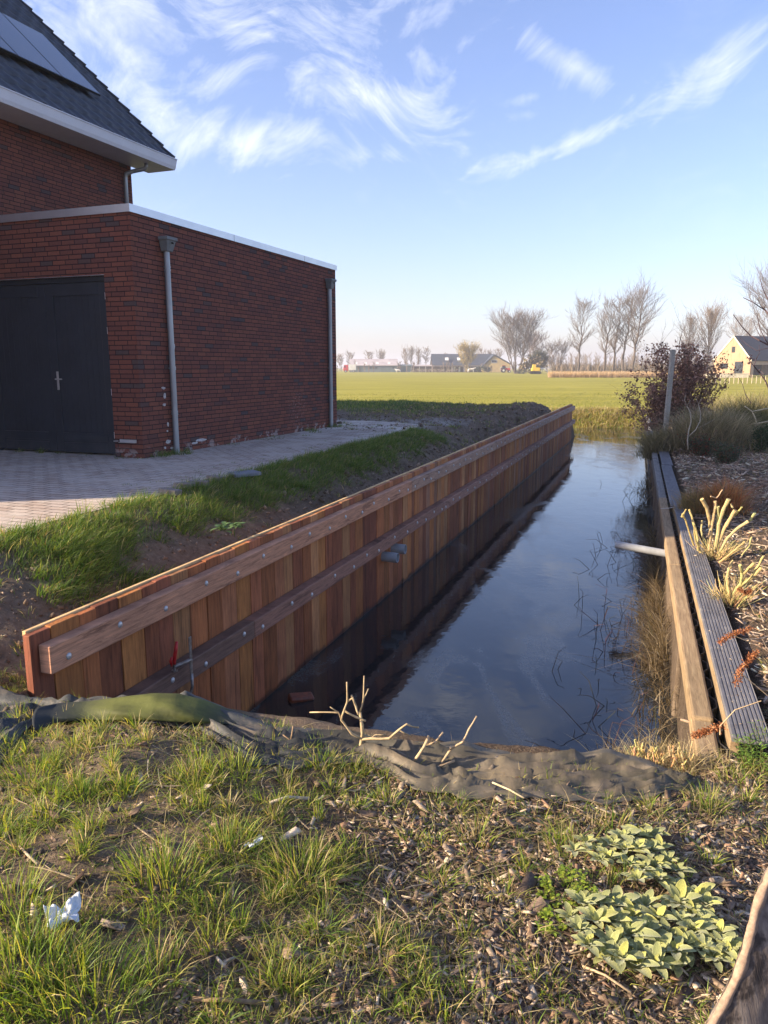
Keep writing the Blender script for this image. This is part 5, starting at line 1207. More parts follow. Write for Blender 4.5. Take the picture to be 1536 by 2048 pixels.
# cut back plants with pale yellow stubs
def stubs(label, Y, root, lines, fine, seed):
    random.seed(seed); b_ = Vector(atY(*root, Y)); b_.z = float(H([b_.x], [b_.y])[0]); Y2 = b_.y; t = thing('cut_back_shrub', label, 'shrub', tuple(b_), 0, 'hard pruned yellow-stemmed shrubs')
    for pts, r0, r1 in lines:
        yy_ = Y2+random.uniform(-.12, .05); P_ = []; 
        for i, (px, py) in enumerate(pts[::-1]): P_.append(Vector(atY(px, py, Y2+(yy_-Y2)*i/max(1, len(pts)-1)))-b_)
        m_ = MB(); m_.col = tuple(c*random.uniform(.85, 1.1) for c in (.46, .36, .16)); Q = []
        for a, c2 in zip(P_[:-1], P_[1:]):
            for s_ in (0, .33, .66): Q.append(a.lerp(c2, s_)+Vector((random.gauss(0, .002), random.gauss(0, .002), 0)))
        Q.append(P_[-1]); m_.tube(Q, [(r0+(r1-r0)*i/(len(Q)-1))*random.uniform(.80, 1.2) for i in range(len(Q))], 8); m_.build('stub', M['stem'], t)
    m_ = MB()
    for i in range(fine*2):
        a = random.uniform(0, 6.283); r_ = random.uniform(0, .13); p = Vector((r_*math.cos(a), r_*math.sin(a)*.8, 0)); L = random.uniform(.08, .26); d = Vector((math.cos(a)*.7+random.gauss(0, .3), math.sin(a)*.7+random.gauss(0, .3), 1)).normalized()
        m_.col = tuple(c*random.uniform(.75, 1.1) for c in (.52, .40, .18)); m_.tube([p, p+d*L*.5, p+d*L+Vector((random.gauss(0, .02), random.gauss(0, .02), 0))], [.003, .0025, .0015], 4, cap=False)
    m_.build('thin_shoots', M['stem'], t)
RX = lambda l: [(1250+x/5.37, 840+y/5.37) for x, y in l]
stubs('hard-pruned shrub of thick pale yellow stubs beside the ribbed board, the bigger and farther one', 7.4, (1430, 1122), [
  (RX([(825, 850), (880, 940), (905, 1080), (925, 1250)]), .015, .017), (RX([(970, 870), (950, 1050), (920, 1200), (900, 1400)]), .014, .016), (RX([(1000, 930), (1000, 1020), (985, 1200)]), .012, .014), (RX([(1115, 850), (1060, 960), (1010, 1120), (970, 1380)]), .018, .02),
  (RX([(1185, 970), (1120, 1080), (1050, 1200), (985, 1350)]), .019, .019), (RX([(1325, 1090), (1200, 1170), (1100, 1270), (1010, 1430)]), .014, .017), (RX([(1395, 1000), (1350, 1070), (1320, 1095)]), .012, .013), (RX([(690, 960), (725, 1070), (770, 1200), (805, 1400), (850, 1500)]), .013, .012),
  (RX([(615, 1010), (655, 1080), (690, 1200), (740, 1350)]), .008, .009), (RX([(740, 1120), (750, 1250), (790, 1400)]), .008, .009), (RX([(1255, 935), (1200, 1000), (1160, 1040)]), .008, .009), (RX([(830, 1080), (820, 1180), (850, 1330)]), .009, .01),
  (RX([(1290, 1290), (1190, 1350), (1090, 1430), (1020, 1490)]), .010, .012), (RX([(920, 820), (985, 840), (1050, 750)]), .007, .006), (RX([(655, 960), (610, 1040)]), .012, .008), (RX([(1140, 900), (1160, 950)]), .010, .008)], 90, 3)
R5 = lambda l: [(1180+x/3.103, 900+y/3.103) for x, y in l]
stubs('hard-pruned shrub of short pale yellow stubs, the lower and nearer one', 5.9, (1461, 1192), [
  (R5([(1078, 658), (1045, 715), (1000, 790), (930, 850)]), .008, .010), (R5([(1062, 735), (1020, 780), (970, 820), (890, 880)]), .014, .014), (R5([(890, 685), (860, 740), (845, 800), (865, 880)]), .012, .012), (R5([(930, 715), (945, 760), (935, 830), (880, 900)]), .013, .013),
  (R5([(1020, 700), (980, 740), (955, 770)]), .012, .012), (R5([(850, 790), (855, 850), (870, 920)]), .013, .014), (R5([(960, 570), (900, 620), (850, 660), (800, 700)]), .009, .008), (R5([(1005, 540), (985, 600), (940, 655)]), .006, .007)], 70, 4)
# cut grass tussock at the water corner: straw stubs
b_ = Vector(gpt(1320, 1530, -.02)); t = thing('cut_grass_tussock', 'cut-down tussock of thick straw-coloured stalks at the foot of the old beam', 'grass tussock', tuple(b_)); m_ = MB()
for i in range(120):
    u = random.uniform(-.13, .16); v_ = random.uniform(-.05, .08); L = random.uniform(.05, .13); d = Vector((random.gauss(-.25, .35), random.gauss(-.1, .2), 1)).normalized(); p = Vector((u, v_, -.02)); m_.col = tuple(c*random.uniform(.7, 1.1) for c in (.58, .43, .19)); r_ = random.uniform(.002, .0055)
    m_.tube([p, p+d*L], [r_, r_*.9], 5)
m_.build('stalks', M['stem'], t)
n = 700; x_ = rng.normal(0, .13, n); y_ = rng.normal(0, .06, n); v, f, c = blades(np.stack([x_, y_, x_*0-.02], -1), rng.uniform(.05, .20, n), rng.normal(0, .7, (n, 2)), np.full(n, .003), pick(DRY*1.15, n), droop=.3); np_mesh('blades', v, f, M['grass'], c, parent=t)
# dried seed heads on thin stalks
def seedhead(label, pts, head, Y, grp='rust-brown dried seed heads'):
    b_ = Vector(atY(*pts[0], Y)); t = thing('dried_seed_stalk', label, 'seed stalk', tuple(b_), 0, grp); m_ = MB(); m_.col = (.50, .36, .20); m_.tube([Vector(atY(px, py, Y-.02*i))-b_ for i, (px, py) in enumerate(pts)], .0028, 5); m_.build('stalk', M['stem'], t)
    H_ = [Vector(atY(px, py, Y-.03))-b_ for px, py in head]; C_ = []
    for a, c2 in zip(H_[:-1], H_[1:]):
        for s_ in np.linspace(0, 1, 8): C_.append(tuple(a.lerp(c2, s_)))
    v, f, c = leafcloud(np.array(C_), 700, .010, np.array([[.36, .13, .05], [.28, .10, .04], [.44, .20, .08]]), .009, .8); np_mesh('seed_head', v, f, M['leaf'], c, parent=t)
seedhead('rust-brown seed head lying across the near end of the old beam', [(1522, 1402), (1470, 1420), (1440, 1452), (1440, 1470)], [(1388, 1472), (1412, 1462), (1444, 1452)], 3.42)
seedhead('rust-brown branched seed head over the edge of the ribbed board', [(1536, 1392), (1510, 1370), (1480, 1345)], [(1472, 1368), (1482, 1338), (1500, 1318), (1512, 1306)], 3.9)
seedhead('rust-brown seed head farther up beside the ribbed board', [(1530, 1300), (1500, 1285), (1470, 1272)], [(1440, 1284), (1462, 1270), (1500, 1258)], 4.7)
seedhead('rust-brown seed head by the lower pruned shrub', [(1510, 1230), (1495, 1200)], [(1478, 1178), (1492, 1186), (1502, 1182)], 5.6)
# grasses at the beam's near end and along the boards
parts = []
for i in range(70):
    rs = random.uniform(-.5, 1.5)*1.0; rt = random.uniform(.2, 1.6) if rs > .1 else random.uniform(-.1, 1.4); x_, y_ = R0[0]+DR[0]*rs+NR[0]*rt, R0[1]+DR[1]*rs+NR[1]*rt
    if .1 < rt < .42 and rs > .1: continue
    parts.append(tuft(x_, y_, 30, .07, random.uniform(.07, .15), dry=.65, out=.9, w=.0032))
for i in range(60):
    rs = random.uniform(1.5, 9); rt = random.uniform(.45, 3.5); x_, y_ = R0[0]+DR[0]*rs+NR[0]*rt, R0[1]+DR[1]*rs+NR[1]*rt; parts.append(tuft(x_, y_, 22, .07, random.uniform(.06, .16), dry=.6, out=1, w=.0045))
n = 12000; rs = rng.uniform(.8, 16, n); rt = rng.uniform(.45, 6, n); x_ = R0[0]+DR[0]*rs+NR[0]*rt; y_ = R0[1]+DR[1]*rs+NR[1]*rt; keep = (x_ < .62*y_+.6) & (rng.random(n) < np.clip(.45+1.6*fbm(x_, y_, .9, 3), .03, 1)); x_, y_ = x_[keep], y_[keep]
parts.append(lawn(x_, y_, .15, .0045, .93, leanstd=1.5))
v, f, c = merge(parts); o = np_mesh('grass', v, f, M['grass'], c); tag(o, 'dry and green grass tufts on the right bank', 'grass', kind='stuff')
# dried reeds and drowned stems by the right wall
parts = []
RE = np.array([[.13, .095, .055], [.18, .135, .08], [.09, .068, .04], [.26, .20, .12]])
def reed(n, a, bb, h, dense=1, off=.0, wid=.22, zt=None):
    rs = rng.uniform(a, bb, n); rt = -.01-np.abs(rng.normal(0, wid*.5, n)); x_ = R0[0]+DR[0]*rs+NR[0]*rt; y_ = R0[1]+DR[1]*rs+NR[1]*rt
    hh = h*rng.uniform(.35, 1.1, n)*(1-.6*np.clip(-rt/wid, 0, 1)); z_ = np.full(n, WATER-.02)+rng.random(n)*.28*np.clip(1+rt/wid, 0, 1)
    return blades(np.stack([x_, y_, z_], -1), hh, rng.normal(0, 1.0, (n, 2))+np.array(-NR)*.4, .0075*rng.uniform(.4, 1.5, n), pick(RE, n, .3), segs=4, droop=.3)
parts += [reed(420, 1.2, 4.2, .26, wid=.30), reed(1000, 2.9, 5.3, .46, wid=.22), reed(650, 5.2, 7.2, .40, wid=.16), reed(260, 7.2, 9.0, .3, wid=.14), reed(300, 12.0, 14.5, .36, wid=.3)]
v, f, c = merge(parts); o = np_mesh('reeds', v, f, M['grass'], c); tag(o, 'dead brown reeds against the old right wall', 'reeds', kind='stuff')
m_ = MB()
for i in range(150):
    rs = random.uniform(1.2, 8.5) if i > 12 else random.uniform(12, 15); rt = -abs(random.gauss(.25, .33))-.05; x_, y_ = R0[0]+DR[0]*rs+NR[0]*rt, R0[1]+DR[1]*rs+NR[1]*rt; m_.col = tuple(c*random.uniform(.6, 1.2) for c in (.085, .062, .04))
    p = Vector((x_, y_, WATER-.01)); a = random.uniform(0, 6.283); L = random.uniform(.05, .26); tl_ = random.uniform(.1, 1.2); d = Vector((math.cos(a)*math.sin(tl_), math.sin(a)*math.sin(tl_), math.cos(tl_))); q1 = p+d*L; d2 = (d+Vector((random.gauss(0, .8), random.gauss(0, .8), -.5))).normalized()
    m_.tube([p, q1, q1+d2*L*random.uniform(.2, .8)], [.0035, .0028, .0015], 4, cap=False)
o = m_.build('broken_reed_stems', M['stem']); tag(o, 'dark broken reed stems standing in the water along the right side', 'reeds', kind='stuff')
# bare shrub whose branches enter from the right edge
b_ = Vector(atY(1610, 1010, 8.6)); b_.z = float(H([b_.x], [b_.y])[0]); t = thing('leafless_shrub', 'dark leafless shrub reaching in over the bank from the right edge', 'shrub', tuple(b_)); m_ = MB()
R6 = lambda l: [(1350+x/7.876, 540+y/7.876) for x, y in l]
LN = [([(1345, 140), (1370, 260), (1420, 380), (1475, 480), (1600, 700)], .008), ([(1075, 435), (1240, 515), (1340, 585), (1420, 630), (1475, 690), (1640, 900)], .009), ([(920, 705), (980, 790), (1060, 900), (1190, 1035), (1330, 1110), (1475, 1185), (1700, 1290)], .009), ([(1290, 680), (1310, 800), (1340, 930), (1420, 1090), (1480, 1180)], .006), ([(1220, 760), (1260, 880), (1350, 1060)], .004), ([(1300, 450), (1350, 560), (1430, 640)], .005),
      ([(1020, 1060), (1080, 1130), (1160, 1195), (1290, 1270), (1460, 1230)], .004), ([(1325, 1180), (1330, 1310), (1280, 1400), (1250, 1500)], .005), ([(1140, 1360), (1180, 1440), (1240, 1510), (1330, 1620), (1420, 1740), (1475, 1860), (1600, 2060)], .009), ([(1000, 1690), (1060, 1790), (1110, 1960), (1200, 2100)], .004), ([(1320, 1560), (1400, 1640), (1410, 1720)], .005), ([(1420, 600), (1400, 580), (1425, 560)], .004)]
for l, r_ in LN:
    P_ = [Vector(atY(px, py, 8.6+random.uniform(-.1, .1)))-b_ for px, py in R6(l)]; m_.col = (.085, .055, .06); m_.tube(P_, [r_*(.45+.55*i/(len(P_)-1)) for i in range(len(P_))], 6, cap=False)
m_.tube([(0, 0, 0), Vector(atY(1590, 860, 8.6))-b_, Vector(atY(1640, 760, 8.6))-b_, Vector(atY(1660, 650, 8.6))-b_], [.02, .018, .013, .008], 8)
for (px, py) in ((1590, 860), (1600, 800), (1640, 700)):
    mm, _ = branches(Vector(atY(px, py, 8.6))-b_, 4, 1.1, 1.2, .006, 5, .12, 1, (.085, .06, .06), m_)
m_.build('stems', M['stem'], t)
t = shrub('evergreen_bush', 'dark evergreen bush with pale curved stems at the right edge', place(1530, 905), 16, .62, .9, .008, (.24, .22, .15), [('foliage', 2600, .05, np.array([[.04, .08, .025], [.06, .105, .035], [.03, .055, .02]]), .06, .4, None)], kids=1, wig=.18)
b_ = place(1500, 880); m_ = MB(); m_.col = (.36, .33, .22)
for l in ([(1489, 812), (1504, 823), (1520, 820), (1560, 812)], [(1508, 848), (1530, 844), (1560, 838)], [(1504, 823), (1510, 835), (1514, 850)]): m_.tube([Vector(atY(px, py, 9.4))-Vector(atY(1560, 900, 9.4)) for px, py in l], [.006, .008, .009, .010][:len(l)], 6)
t = thing('pale_branch', 'pale curved fallen branch in front of the dark evergreen bush', 'branch', tuple(atY(1560, 900, 9.4))); m_.build('stems', M['stem'], t, smooth=True)
# climbing wire seen on the beam
m_ = MB(); m_.col = (.62, .60, .55); A_ = Vector((R0[0]+DR[0]*7.2, R0[1]+DR[1]*7.2, -1.893)); m_.tube([A_, A_+Vector((.10, -.03, .012)), A_+Vector((.24, -.06, .04)), A_+Vector((.34, -.10, .05))], .004, 5); o = m_.build('cord', M['stem']); tag(o, 'pale cord lying across the old beam and the boards', 'cord')
# ------------------------------------------------------------------ distance: bare trees, farm, wooden house, reeds
random.seed(99)
M['bark'] = attr_mat('bark', .9, .15, 0, 0, .25, 3)
def bare_tree(name, label, px, Y, hpx_top, crown_px, lean=0.0, group=None, col=(.16, .125, .095), stems=1, density=1.0, shape='oval', bud=None, basez=-1.97):
    base = Vector(atY(px, 740, Y)); base.z = basez; top = atY(px, hpx_top, Y)[2]; Ht = top-basez; Wd = crown_px*.00065*Y/1.0
    t = thing(name, label, 'tree', tuple(base), 0, group); tr = MB(); cr = MB(); tr.col = col; tips = []
    minr = Y*.00014
    def twig(m_, P_, r0, r1, c): m_.col = c; m_.tube(P_, [r0+(r1-r0)*i/(len(P_)-1) for i in range(len(P_))], 3, cap=False)
    def env(z):   # crown half width at relative height
        f = z/Ht
        if shape == 'poplar': return Wd*.5*max(.12, math.sin(min(1, max(0, (f-.08)/.92))**.8*math.pi)**.6)
        if shape == 'fan': return Wd*.5*(.15+.85*min(1, f*1.5))*(1 if f < .8 else (1-(f-.8)*2.6))
        return Wd*.5*max(.1, math.sin(min(1, max(0, (f-.18)/.82))*math.pi)**.6)
    for s_ in range(stems):
        a0 = random.uniform(0, 6.283); sp = 0 if stems == 1 else 1
        P_ = []; n = 14; q = Vector((random.gauss(0, .4)*sp, random.gauss(0, .3)*sp, 0)); dr = (s_-(stems-1)/2)/max(1, stems-1)*2 if stems > 1 else 0
        for i in range(n+1):
            f = i/n; xx = lean*Ht*f**1.5 + dr*Wd*.36*f**.75 + random.gauss(0, .012)*Ht*f**.5; yy_ = random.gauss(0, .01)*Ht
            P_.append(Vector((xx+q.x, yy_+q.y, Ht*f*(1-.12*abs(dr)**1.5))))
        r0 = Ht*.017/(1 if stems == 1 else 1.3); rad = [max(minr, r0*(1-f/n)**.9) for f in range(n+1)]; rad[0] *= 1.25
        tr.col = col; tr.tube(P_, rad, 7, cap=False)
        nb_ = int((46 if stems == 1 else 22)*density)
        for j in range(nb_):
            f = random.uniform(.22 if shape != 'poplar' else .12, .97)**.85; i = min(n-1, int(f*n)); p = P_[i].lerp(P_[i+1], f*n-i); az = random.uniform(0, 6.283); reach = max(.4, env(p.z)*random.uniform(.65, 1.1)-abs(p.x-lean*Ht*f**1.5)*.4)
            el = random.uniform(.5, 1.05) if shape != 'poplar' else random.uniform(.95, 1.3); d = Vector((math.cos(az), math.sin(az), math.tan(el))).normalized(); L = reach/max(.25, math.cos(el)); L = min(L, (Ht*1.02-p.z)/max(.2, d.z)*1.0, Ht*.5)
            def br(p, d, L, r, dep):
                B_ = [p]; q = p; m = 4
                for i2 in range(m):
                    d = (d+Vector((random.gauss(0, .10)+lean*.12, random.gauss(0, .10), random.gauss(.05, .07)))).normalized(); q = q+d*L/m; B_.append(q)
                    if dep < 2:
                        for _ in range(2 if dep == 0 else 1):
                            s2 = Vector((random.gauss(0, 1), random.gauss(0, 1), random.gauss(.35, .5))).normalized(); br(q, (d*.9+s2*.62).normalized(), L*random.uniform(.28, .5), r*.5, dep+1)
                tips.append(tuple(q)); g_ = random.uniform(.85, 1.25); twig(cr, B_, max(minr*(.8 if dep else 1), r), minr*.45, tuple(c*g_ for c in col))
            br(p, d, L, rad[i]*.42, 0)
    tr.build('trunk', M['bark'], t); cr.build('crown', M['bark'], t)
    if bud is not None:
        v, f, c = leafcloud(np.array(tips), int(len(tips)*1.2), Y*.0011, np.array(bud), Y*.0012, .6); np_mesh('buds', v, f, M['leaf'], c, parent=t)
    return t
TG = 'bare trees beyond the field'
GRY = (.105, .085, .07); TAN = (.15, .115, .085)
bare_tree('bare_tree', 'broad many-stemmed bare tree right of the farmhouse, the widest crown', 1031, 250, 638, 92, 0, TG, GRY, stems=7, density=1.3, shape='fan')
bare_tree('bare_tree', 'tall slim bare tree standing alone between the broad tree and the leaning row', 1156, 190, 610, 64, .06, TG, GRY, density=1.1)
bare_tree('bare_tree', 'leftmost bare tree of the tall wind-leaned row', 1209, 180, 606, 60, .06, TG, GRY, density=1.1)
bare_tree('bare_tree', 'second bare tree from the left in the tall wind-leaned row', 1226, 182, 602, 52, .08, TG, GRY, density=.9)
bare_tree('bare_tree', 'third bare tree from the left in the tall wind-leaned row', 1244, 180, 594, 56, .10, TG, GRY, density=1.0)
bare_tree('bare_tree', 'rightmost and tallest bare tree of the wind-leaned row', 1264, 178, 584, 84, .11, TG, GRY, density=1.3)
bare_tree('bare_tree', 'small rounded bare tree between the yellow vehicle and the slim tree', 1113, 260, 688, 38, 0, TG, TAN, stems=4, shape='fan')
bare_tree('bare_tree', 'upright brownish bare tree just left of the wooden house', 1414, 185, 628, 54, 0, TG, TAN, density=1.5, shape='poplar')
bare_tree('bare_tree', 'narrower bare tree behind the brown-leaved bush', 1375, 190, 641, 40, 0, TG, GRY, density=1.2, shape='poplar')
bare_tree('bare_tree', 'faint large bare tree at the right edge above the wooden house roof', 1532, 210, 545, 110, -.02, TG, GRY, density=1.5)
bare_tree('bare_tree', 'low bare tree crown right behind the wooden house ridge', 1478, 260, 640, 60, 0, TG, TAN, density=1.1)
bare_tree('willow_tree', 'yellowish budding willow before the farmhouse roof', 935, 300, 694, 40, 0, TG, (.26, .20, .10), stems=4, shape='oval', bud=[[.34, .27, .10], [.28, .24, .09]])
bare_tree('bare_tree', 'dense reddish bare tree at the right shoulder of the broad tree', 1066, 262, 672, 44, .03, TG, (.15, .115, .10), stems=4, shape='fan')
bare_tree('dark_tree', 'small dark greenish tree at the foot of the broad tree', 1080, 258, 708, 26, 0, TG, (.07, .075, .05), stems=4, shape='fan', bud=[[.05, .06, .03]])
far = [(680, 712, 18, 'faint bare tree nearest the garage corner'), (700, 706, 20, 'faint bare tree above the left end of the long shed'), (738, 706, 22, 'faint bare tree above the middle of the long shed'), (762, 704, 20, 'faint bare tree above the right half of the long shed'),
       (810, 700, 14, 'faint slender tree right of the long shed, first of four'), (822, 696, 14, 'faint slender tree right of the long shed, second of four'), (836, 702, 16, 'faint slender tree right of the long shed, third of four'), (852, 698, 18, 'faint slender tree right of the long shed, closest to the farmhouse'),
       (962, 700, 22, 'faint bare tree behind the farmhouse roof ridge, left'), (978, 704, 18, 'faint bare tree behind the farmhouse roof ridge, middle'), (996, 700, 20, 'faint bare tree behind the yellow gable'), (895, 712, 16, 'faint bare tree top behind the farmhouse roof, leftmost')]
for (px, tp_y, w_, lab) in far: bare_tree('bare_tree', lab, px, 420, tp_y, w_, 0, 'faint bare trees behind the farm', TAN, density=.6, shape='poplar' if w_ < 17 else 'oval')
# distant wood: one mass nobody could count
m_ = MB(); cr = []
for i in range(420):
    px = random.uniform(1090, 1520) if i < 330 else random.uniform(660, 1090); Y = random.uniform(300, 400); tpy = random.uniform(706, 726) if i < 330 else random.uniform(722, 732)
    b_ = Vector(atY(px, 740, Y)); b_.z = -2; top = atY(px, tpy, Y)[2]; h = top+2; c = random.uniform(.8, 1.2); m_.col = (.13*c, .105*c, .085*c)
    m_.tube([b_, b_+Vector((random.gauss(0, .2), 0, h*.6)), b_+Vector((random.gauss(0, .4), 0, h))], [.16, .11, .05], 3, cap=False)
    for j in range(16):
        z = h*random.uniform(.3, .95); a = random.uniform(0, 6.283); L = h*.3*random.uniform(.5, 1); p = b_+Vector((0, 0, z)); m_.tube([p, p+Vector((math.cos(a)*L*.6, math.sin(a)*L*.6, L*.8))], [.07, .03], 3, cap=False)
o = m_.build('distant_wood', M['bark']); tag(o, 'hazy distant band of bare woodland', 'woodland', kind='stuff')
# undergrowth along the ditch line behind the leaning row
n = 9000; px = rng.uniform(1095, 1420, n); Y_ = rng.uniform(200, 280, n); x_ = (px-768)/1510/CP*Y_*1.0; v, f, c = blades(np.stack([x_, Y_, np.full(n, -2.0)], -1), rng.uniform(.8, 4.2, n), rng.normal(0, .3, (n, 2)), np.full(n, .22), pick(np.array([[.15, .12, .09], [.20, .15, .10], [.11, .10, .07]]), n), segs=2)
o = np_mesh('undergrowth', v, f, M['bark'], c); tag(o, 'brown leafless undergrowth below the tall trees', 'undergrowth', kind='stuff')
# reed belt
n = 16000; px = rng.uniform(1085, 1400, n); Y_ = rng.uniform(150, 160, n); x_ = (px-768)/1510/CP*Y_
v, f, c = blades(np.stack([x_, Y_, np.full(n, -1.98)], -1), rng.uniform(.9, 1.5, n), rng.normal(0, .15, (n, 2)), np.full(n, .06), pick(np.array([[.46, .33, .20], [.42, .31, .19], [.52, .39, .25]]), n, .12), segs=2)
o = np_mesh('reed_belt', v, f, M['grass'], c); tag(o, 'pale orange reed belt along the far side of the field', 'reeds', kind='stuff')
# ---- buildings
M['clad'] = None
k = mat('larch_cladding'); n = k.noise(k.scalev(k.obj, (5, 5, .25)), 1.6, 4, .6); setp(k, k.ramp(n, [(.3, (.25, .155, .085)), (.5, (.36, .245, .145)), (.7, (.42, .30, .19))]), .8, .2); M['clad'] = k.m
M['cladpale'] = simple('pale_cladding', (.44, .34, .26), (.38, .29, .22), .8, .8, .2, 0, 0, (3, 3, .2)); M['darkroof'] = simple('dark_slate_roof', (.016, .020, .032), (.024, .028, .04), 2, .6, .3)
M['concrete'] = simple('pale_concrete', (.62, .56, .42), (.52, .47, .36), 1.5, .85, .2); M['darkwood'] = simple('dark_wood', (.07, .05, .042), (.05, .036, .03), 2, .8, .2, 0, 0, (4, 4, .3))
Yh = 165.0; A_ = Vector(atY(1426, 748, Yh)); A_.z = -1.55
wh = thing('wooden_house', 'barn-like house with pale vertical wood cladding and a black roof at the right edge', 'house', tuple(A_), R(-70))
# local x: along the gable (left to right and nearer), local y: along the ridge (away to the right)
Wg, He, Hr, Lh = 10.0, 2.9, 7.7, 17.0
m_ = MB(); m_.prism([(0, 0), (Wg, 0), (Wg+.0, He), (Wg/2, Hr), (0, He)], (0, 0, 0), (1, 0, 0), (0, 0, 1), (0, .3, 0)); m_.build('gable_wall', M['clad'], wh)
m_ = MB(); m_.box(0, .3, .3, Lh, 0, He); m_.box(Wg-.3, Wg, .3, .9, 0, He); m_.box(Wg-.3, Wg, 5.2, Lh, 0, He); m_.box(Wg-.3, Wg, .9, 5.2, 2.1, He); m_.prism([(.3, 0), (Wg-.3, 0), (Wg-.3, He), (Wg/2, Hr-.3), (.3, He)], (0, Lh-.3, 0), (1, 0, 0), (0, 0, 1), (0, .3, 0)); m_.build('side_wall', M['cladpale'], wh)
m_ = MB(); m_.box(Wg-2.6, Wg-2.4, .9, 5.2, 0, 2.1); m_.build('porch_back', M['darkwood'], wh)
m_ = MB(); m_.prism([(-.2, He-.1), (Wg/2, Hr+.05), (Wg+.2, He-.1), (Wg+.2, He+.15), (Wg/2, Hr+.32), (-.2, He+.15)], (0, .0, 0), (1, 0, 0), (0, 0, 1), (0, Lh, 0)); m_.build('roof', M['darkroof'], wh)
m_ = MB(); m_.prism([(-.25, He-.15), (Wg/2, Hr+.02), (Wg+.25, He-.15), (Wg+.25, He+.2), (Wg/2, Hr+.38), (-.25, He+.2)], (0, -.12, 0), (1, 0, 0), (0, 0, 1), (0, .11, 0)); m_.build('verge_board', M['concrete'], wh)
M['winframe'] = simple('dark_window_frame', (.02, .022, .025), None, 3, .5, .4)
for (x0, x1, z0_, z1_) in ((2.1, 4.0, 1.3, 2.4), (5.9, 8.1, .05, 2.75), (4.75, 5.6, 4.6, 5.8)):
    f_ = MB(); f_.box(x0, x1, -.06, -.002, z0_, z1_); fo = f_.build('window', M['winframe'], wh); p_ = MB()
    mid = (x0+x1)/2; p_.box(x0+.1, mid-.05, -.075, -.061, z0_+.1, z1_-.1); p_.box(mid+.05, x1-.1, -.075, -.061, z0_+.1, z1_-.1); p_.build('pane', M['glass'], fo)
# lower wing running towards the right edge
wg = thing('outbuilding', 'low pale wooden outbuilding with a light flat roof, cut off by the right edge', 'outbuilding', tuple(atY(1502, 748, 160)[:2])+(-1.55,), R(-12))
m_ = MB(); m_.box(0, 9, 0, 5, 0, 3.0); m_.build('wall', M['cladpale'], wg); m_ = MB(); m_.prism([(-.4, 3.0), (9.3, 3.0), (9.3, 3.35), (3.5, 3.9), (-.4, 3.25)], (0, -.4, 0), (1, 0, 0), (0, 0, 1), (0, 5.8, 0)); m_.build('roof', simple('light_roof', (.50, .50, .50), None, 3, .7), wg)
m_ = MB(); m_.box(1.2, 1.9, -.05, -.002, 0, 2.2); m_.build('door', M['winframe'], wg)
tw_ = thing('terrace_wall', 'low pale terrace wall in front of the wooden house', 'wall', tuple(atY(1408, 752, 150)[:2])+(-1.95,), R(-3))
for (a, bb) in ((0, 2.4), (2.9, 8.6)): m_ = MB(); m_.box(a, bb, 0, .5, -.1, .75); m_.box(a-.05, bb+.05, -.05, .55, .752, .83); m_.build('wall_segment', M['concrete'], tw_)
for i, (dx, c) in enumerate(((2.45, (.25, .05, .04)), (.3, (.7, .6, .4)), (8.9, (.12, .08, .05)))):
    m_ = MB(); m_.col = c; m_.tube([(0, 0, 0), (0, 0, .15), (0, 0, .55), (0, 0, .6)], [.16, .2, .26, .24], 10); o = m_.build('planter_pot', M['leaf']); o.location = (atY(1408, 752, 150)[0]+dx, 149.2, -1.95); tag(o, ['small dark red pot in the gap of the terrace wall', 'pale pot at the left end of the terrace wall', 'brown pot at the right end of the terrace wall'][i], 'pot', 'pots by the terrace wall')
# wire fence posts in the field in front of the wooden house
f_me = None
for i in range(17):
    if f_me is None: m_ = MB(); m_.col = (.45, .38, .27); m_.tube([(0, 0, -.1), (0, 0, 1.05)], .05, 5); o = m_.build('fence_post', M['stem']); f_me = o.data
    else: o = bpy.data.objects.new('fence_post', f_me); C.objects.link(o)
    px = 1395+i*9; q = atY(px, 770, 95); o.location = (q[0], 95, -1.97); o.scale = (1, 1, random.uniform(.85, 1.1)); tag(o, 'thin field fence post before the wooden house, %s from the left' % ['first', 'second', 'third', 'fourth', 'fifth', 'sixth', 'seventh', 'eighth', 'ninth', 'tenth', 'eleventh', 'twelfth', 'thirteenth', 'fourteenth', 'fifteenth', 'sixteenth', 'seventeenth'][i], 'fence post', 'field fence posts before the wooden house')
# ---- farm, long shed and low barn
def gb(name, label, px0, px1, Y, eave_py, ridge_py, wallm, roofm, depth=9, cat='building', hip=0.0, basez=-1.97, overh=.4):
    a, c_ = atY(px0, 740, Y), atY(px1, 740, Y); t = thing(name, label, cat, (a[0], Y, basez)); L = c_[0]-a[0]; he = atY(px0, eave_py, Y)[2]-basez; hr = atY(px0, ridge_py, Y+depth/2)[2]-basez
    m_ = MB(); m_.prism([(0, 0), (depth, 0), (depth, he), (depth/2, hr-.1), (0, he)], (0, 0, 0), (0, 1, 0), (0, 0, 1), (L, 0, 0)); m_.build('wall', wallm, t)
    m_ = MB(); m_.prism([(-overh, he-.15), (depth/2, hr), (depth+overh, he-.15), (depth+overh, he+.1), (depth/2, hr+.25), (-overh, he+.1)], (-overh, 0, 0), (0, 1, 0), (0, 0, 1), (L+2*overh, 0, 0)); m_.build('roof', roofm, t); return t, L, he, hr
M['shedwall'] = simple('grey_green_metal', (.12, .155, .16), (.09, .12, .125), .6, .7, .3); M['shedroof'] = simple('weathered_pale_roof', (.42, .38, .38), (.30, .27, .28), .5, .7, .3, 0, 0, (.6, 1, 1)); M['slate'] = simple('blue_grey_tiles', (.055, .065, .085), (.04, .05, .065), .6, .6, .3)
M['yb'] = simple('yellow_brick', (.46, .35, .17), (.38, .29, .15), 1.2, .85, .2); M['wg'] = simple('white_render', (.62, .62, .60), (.5, .5, .48), 1, .8, .2)
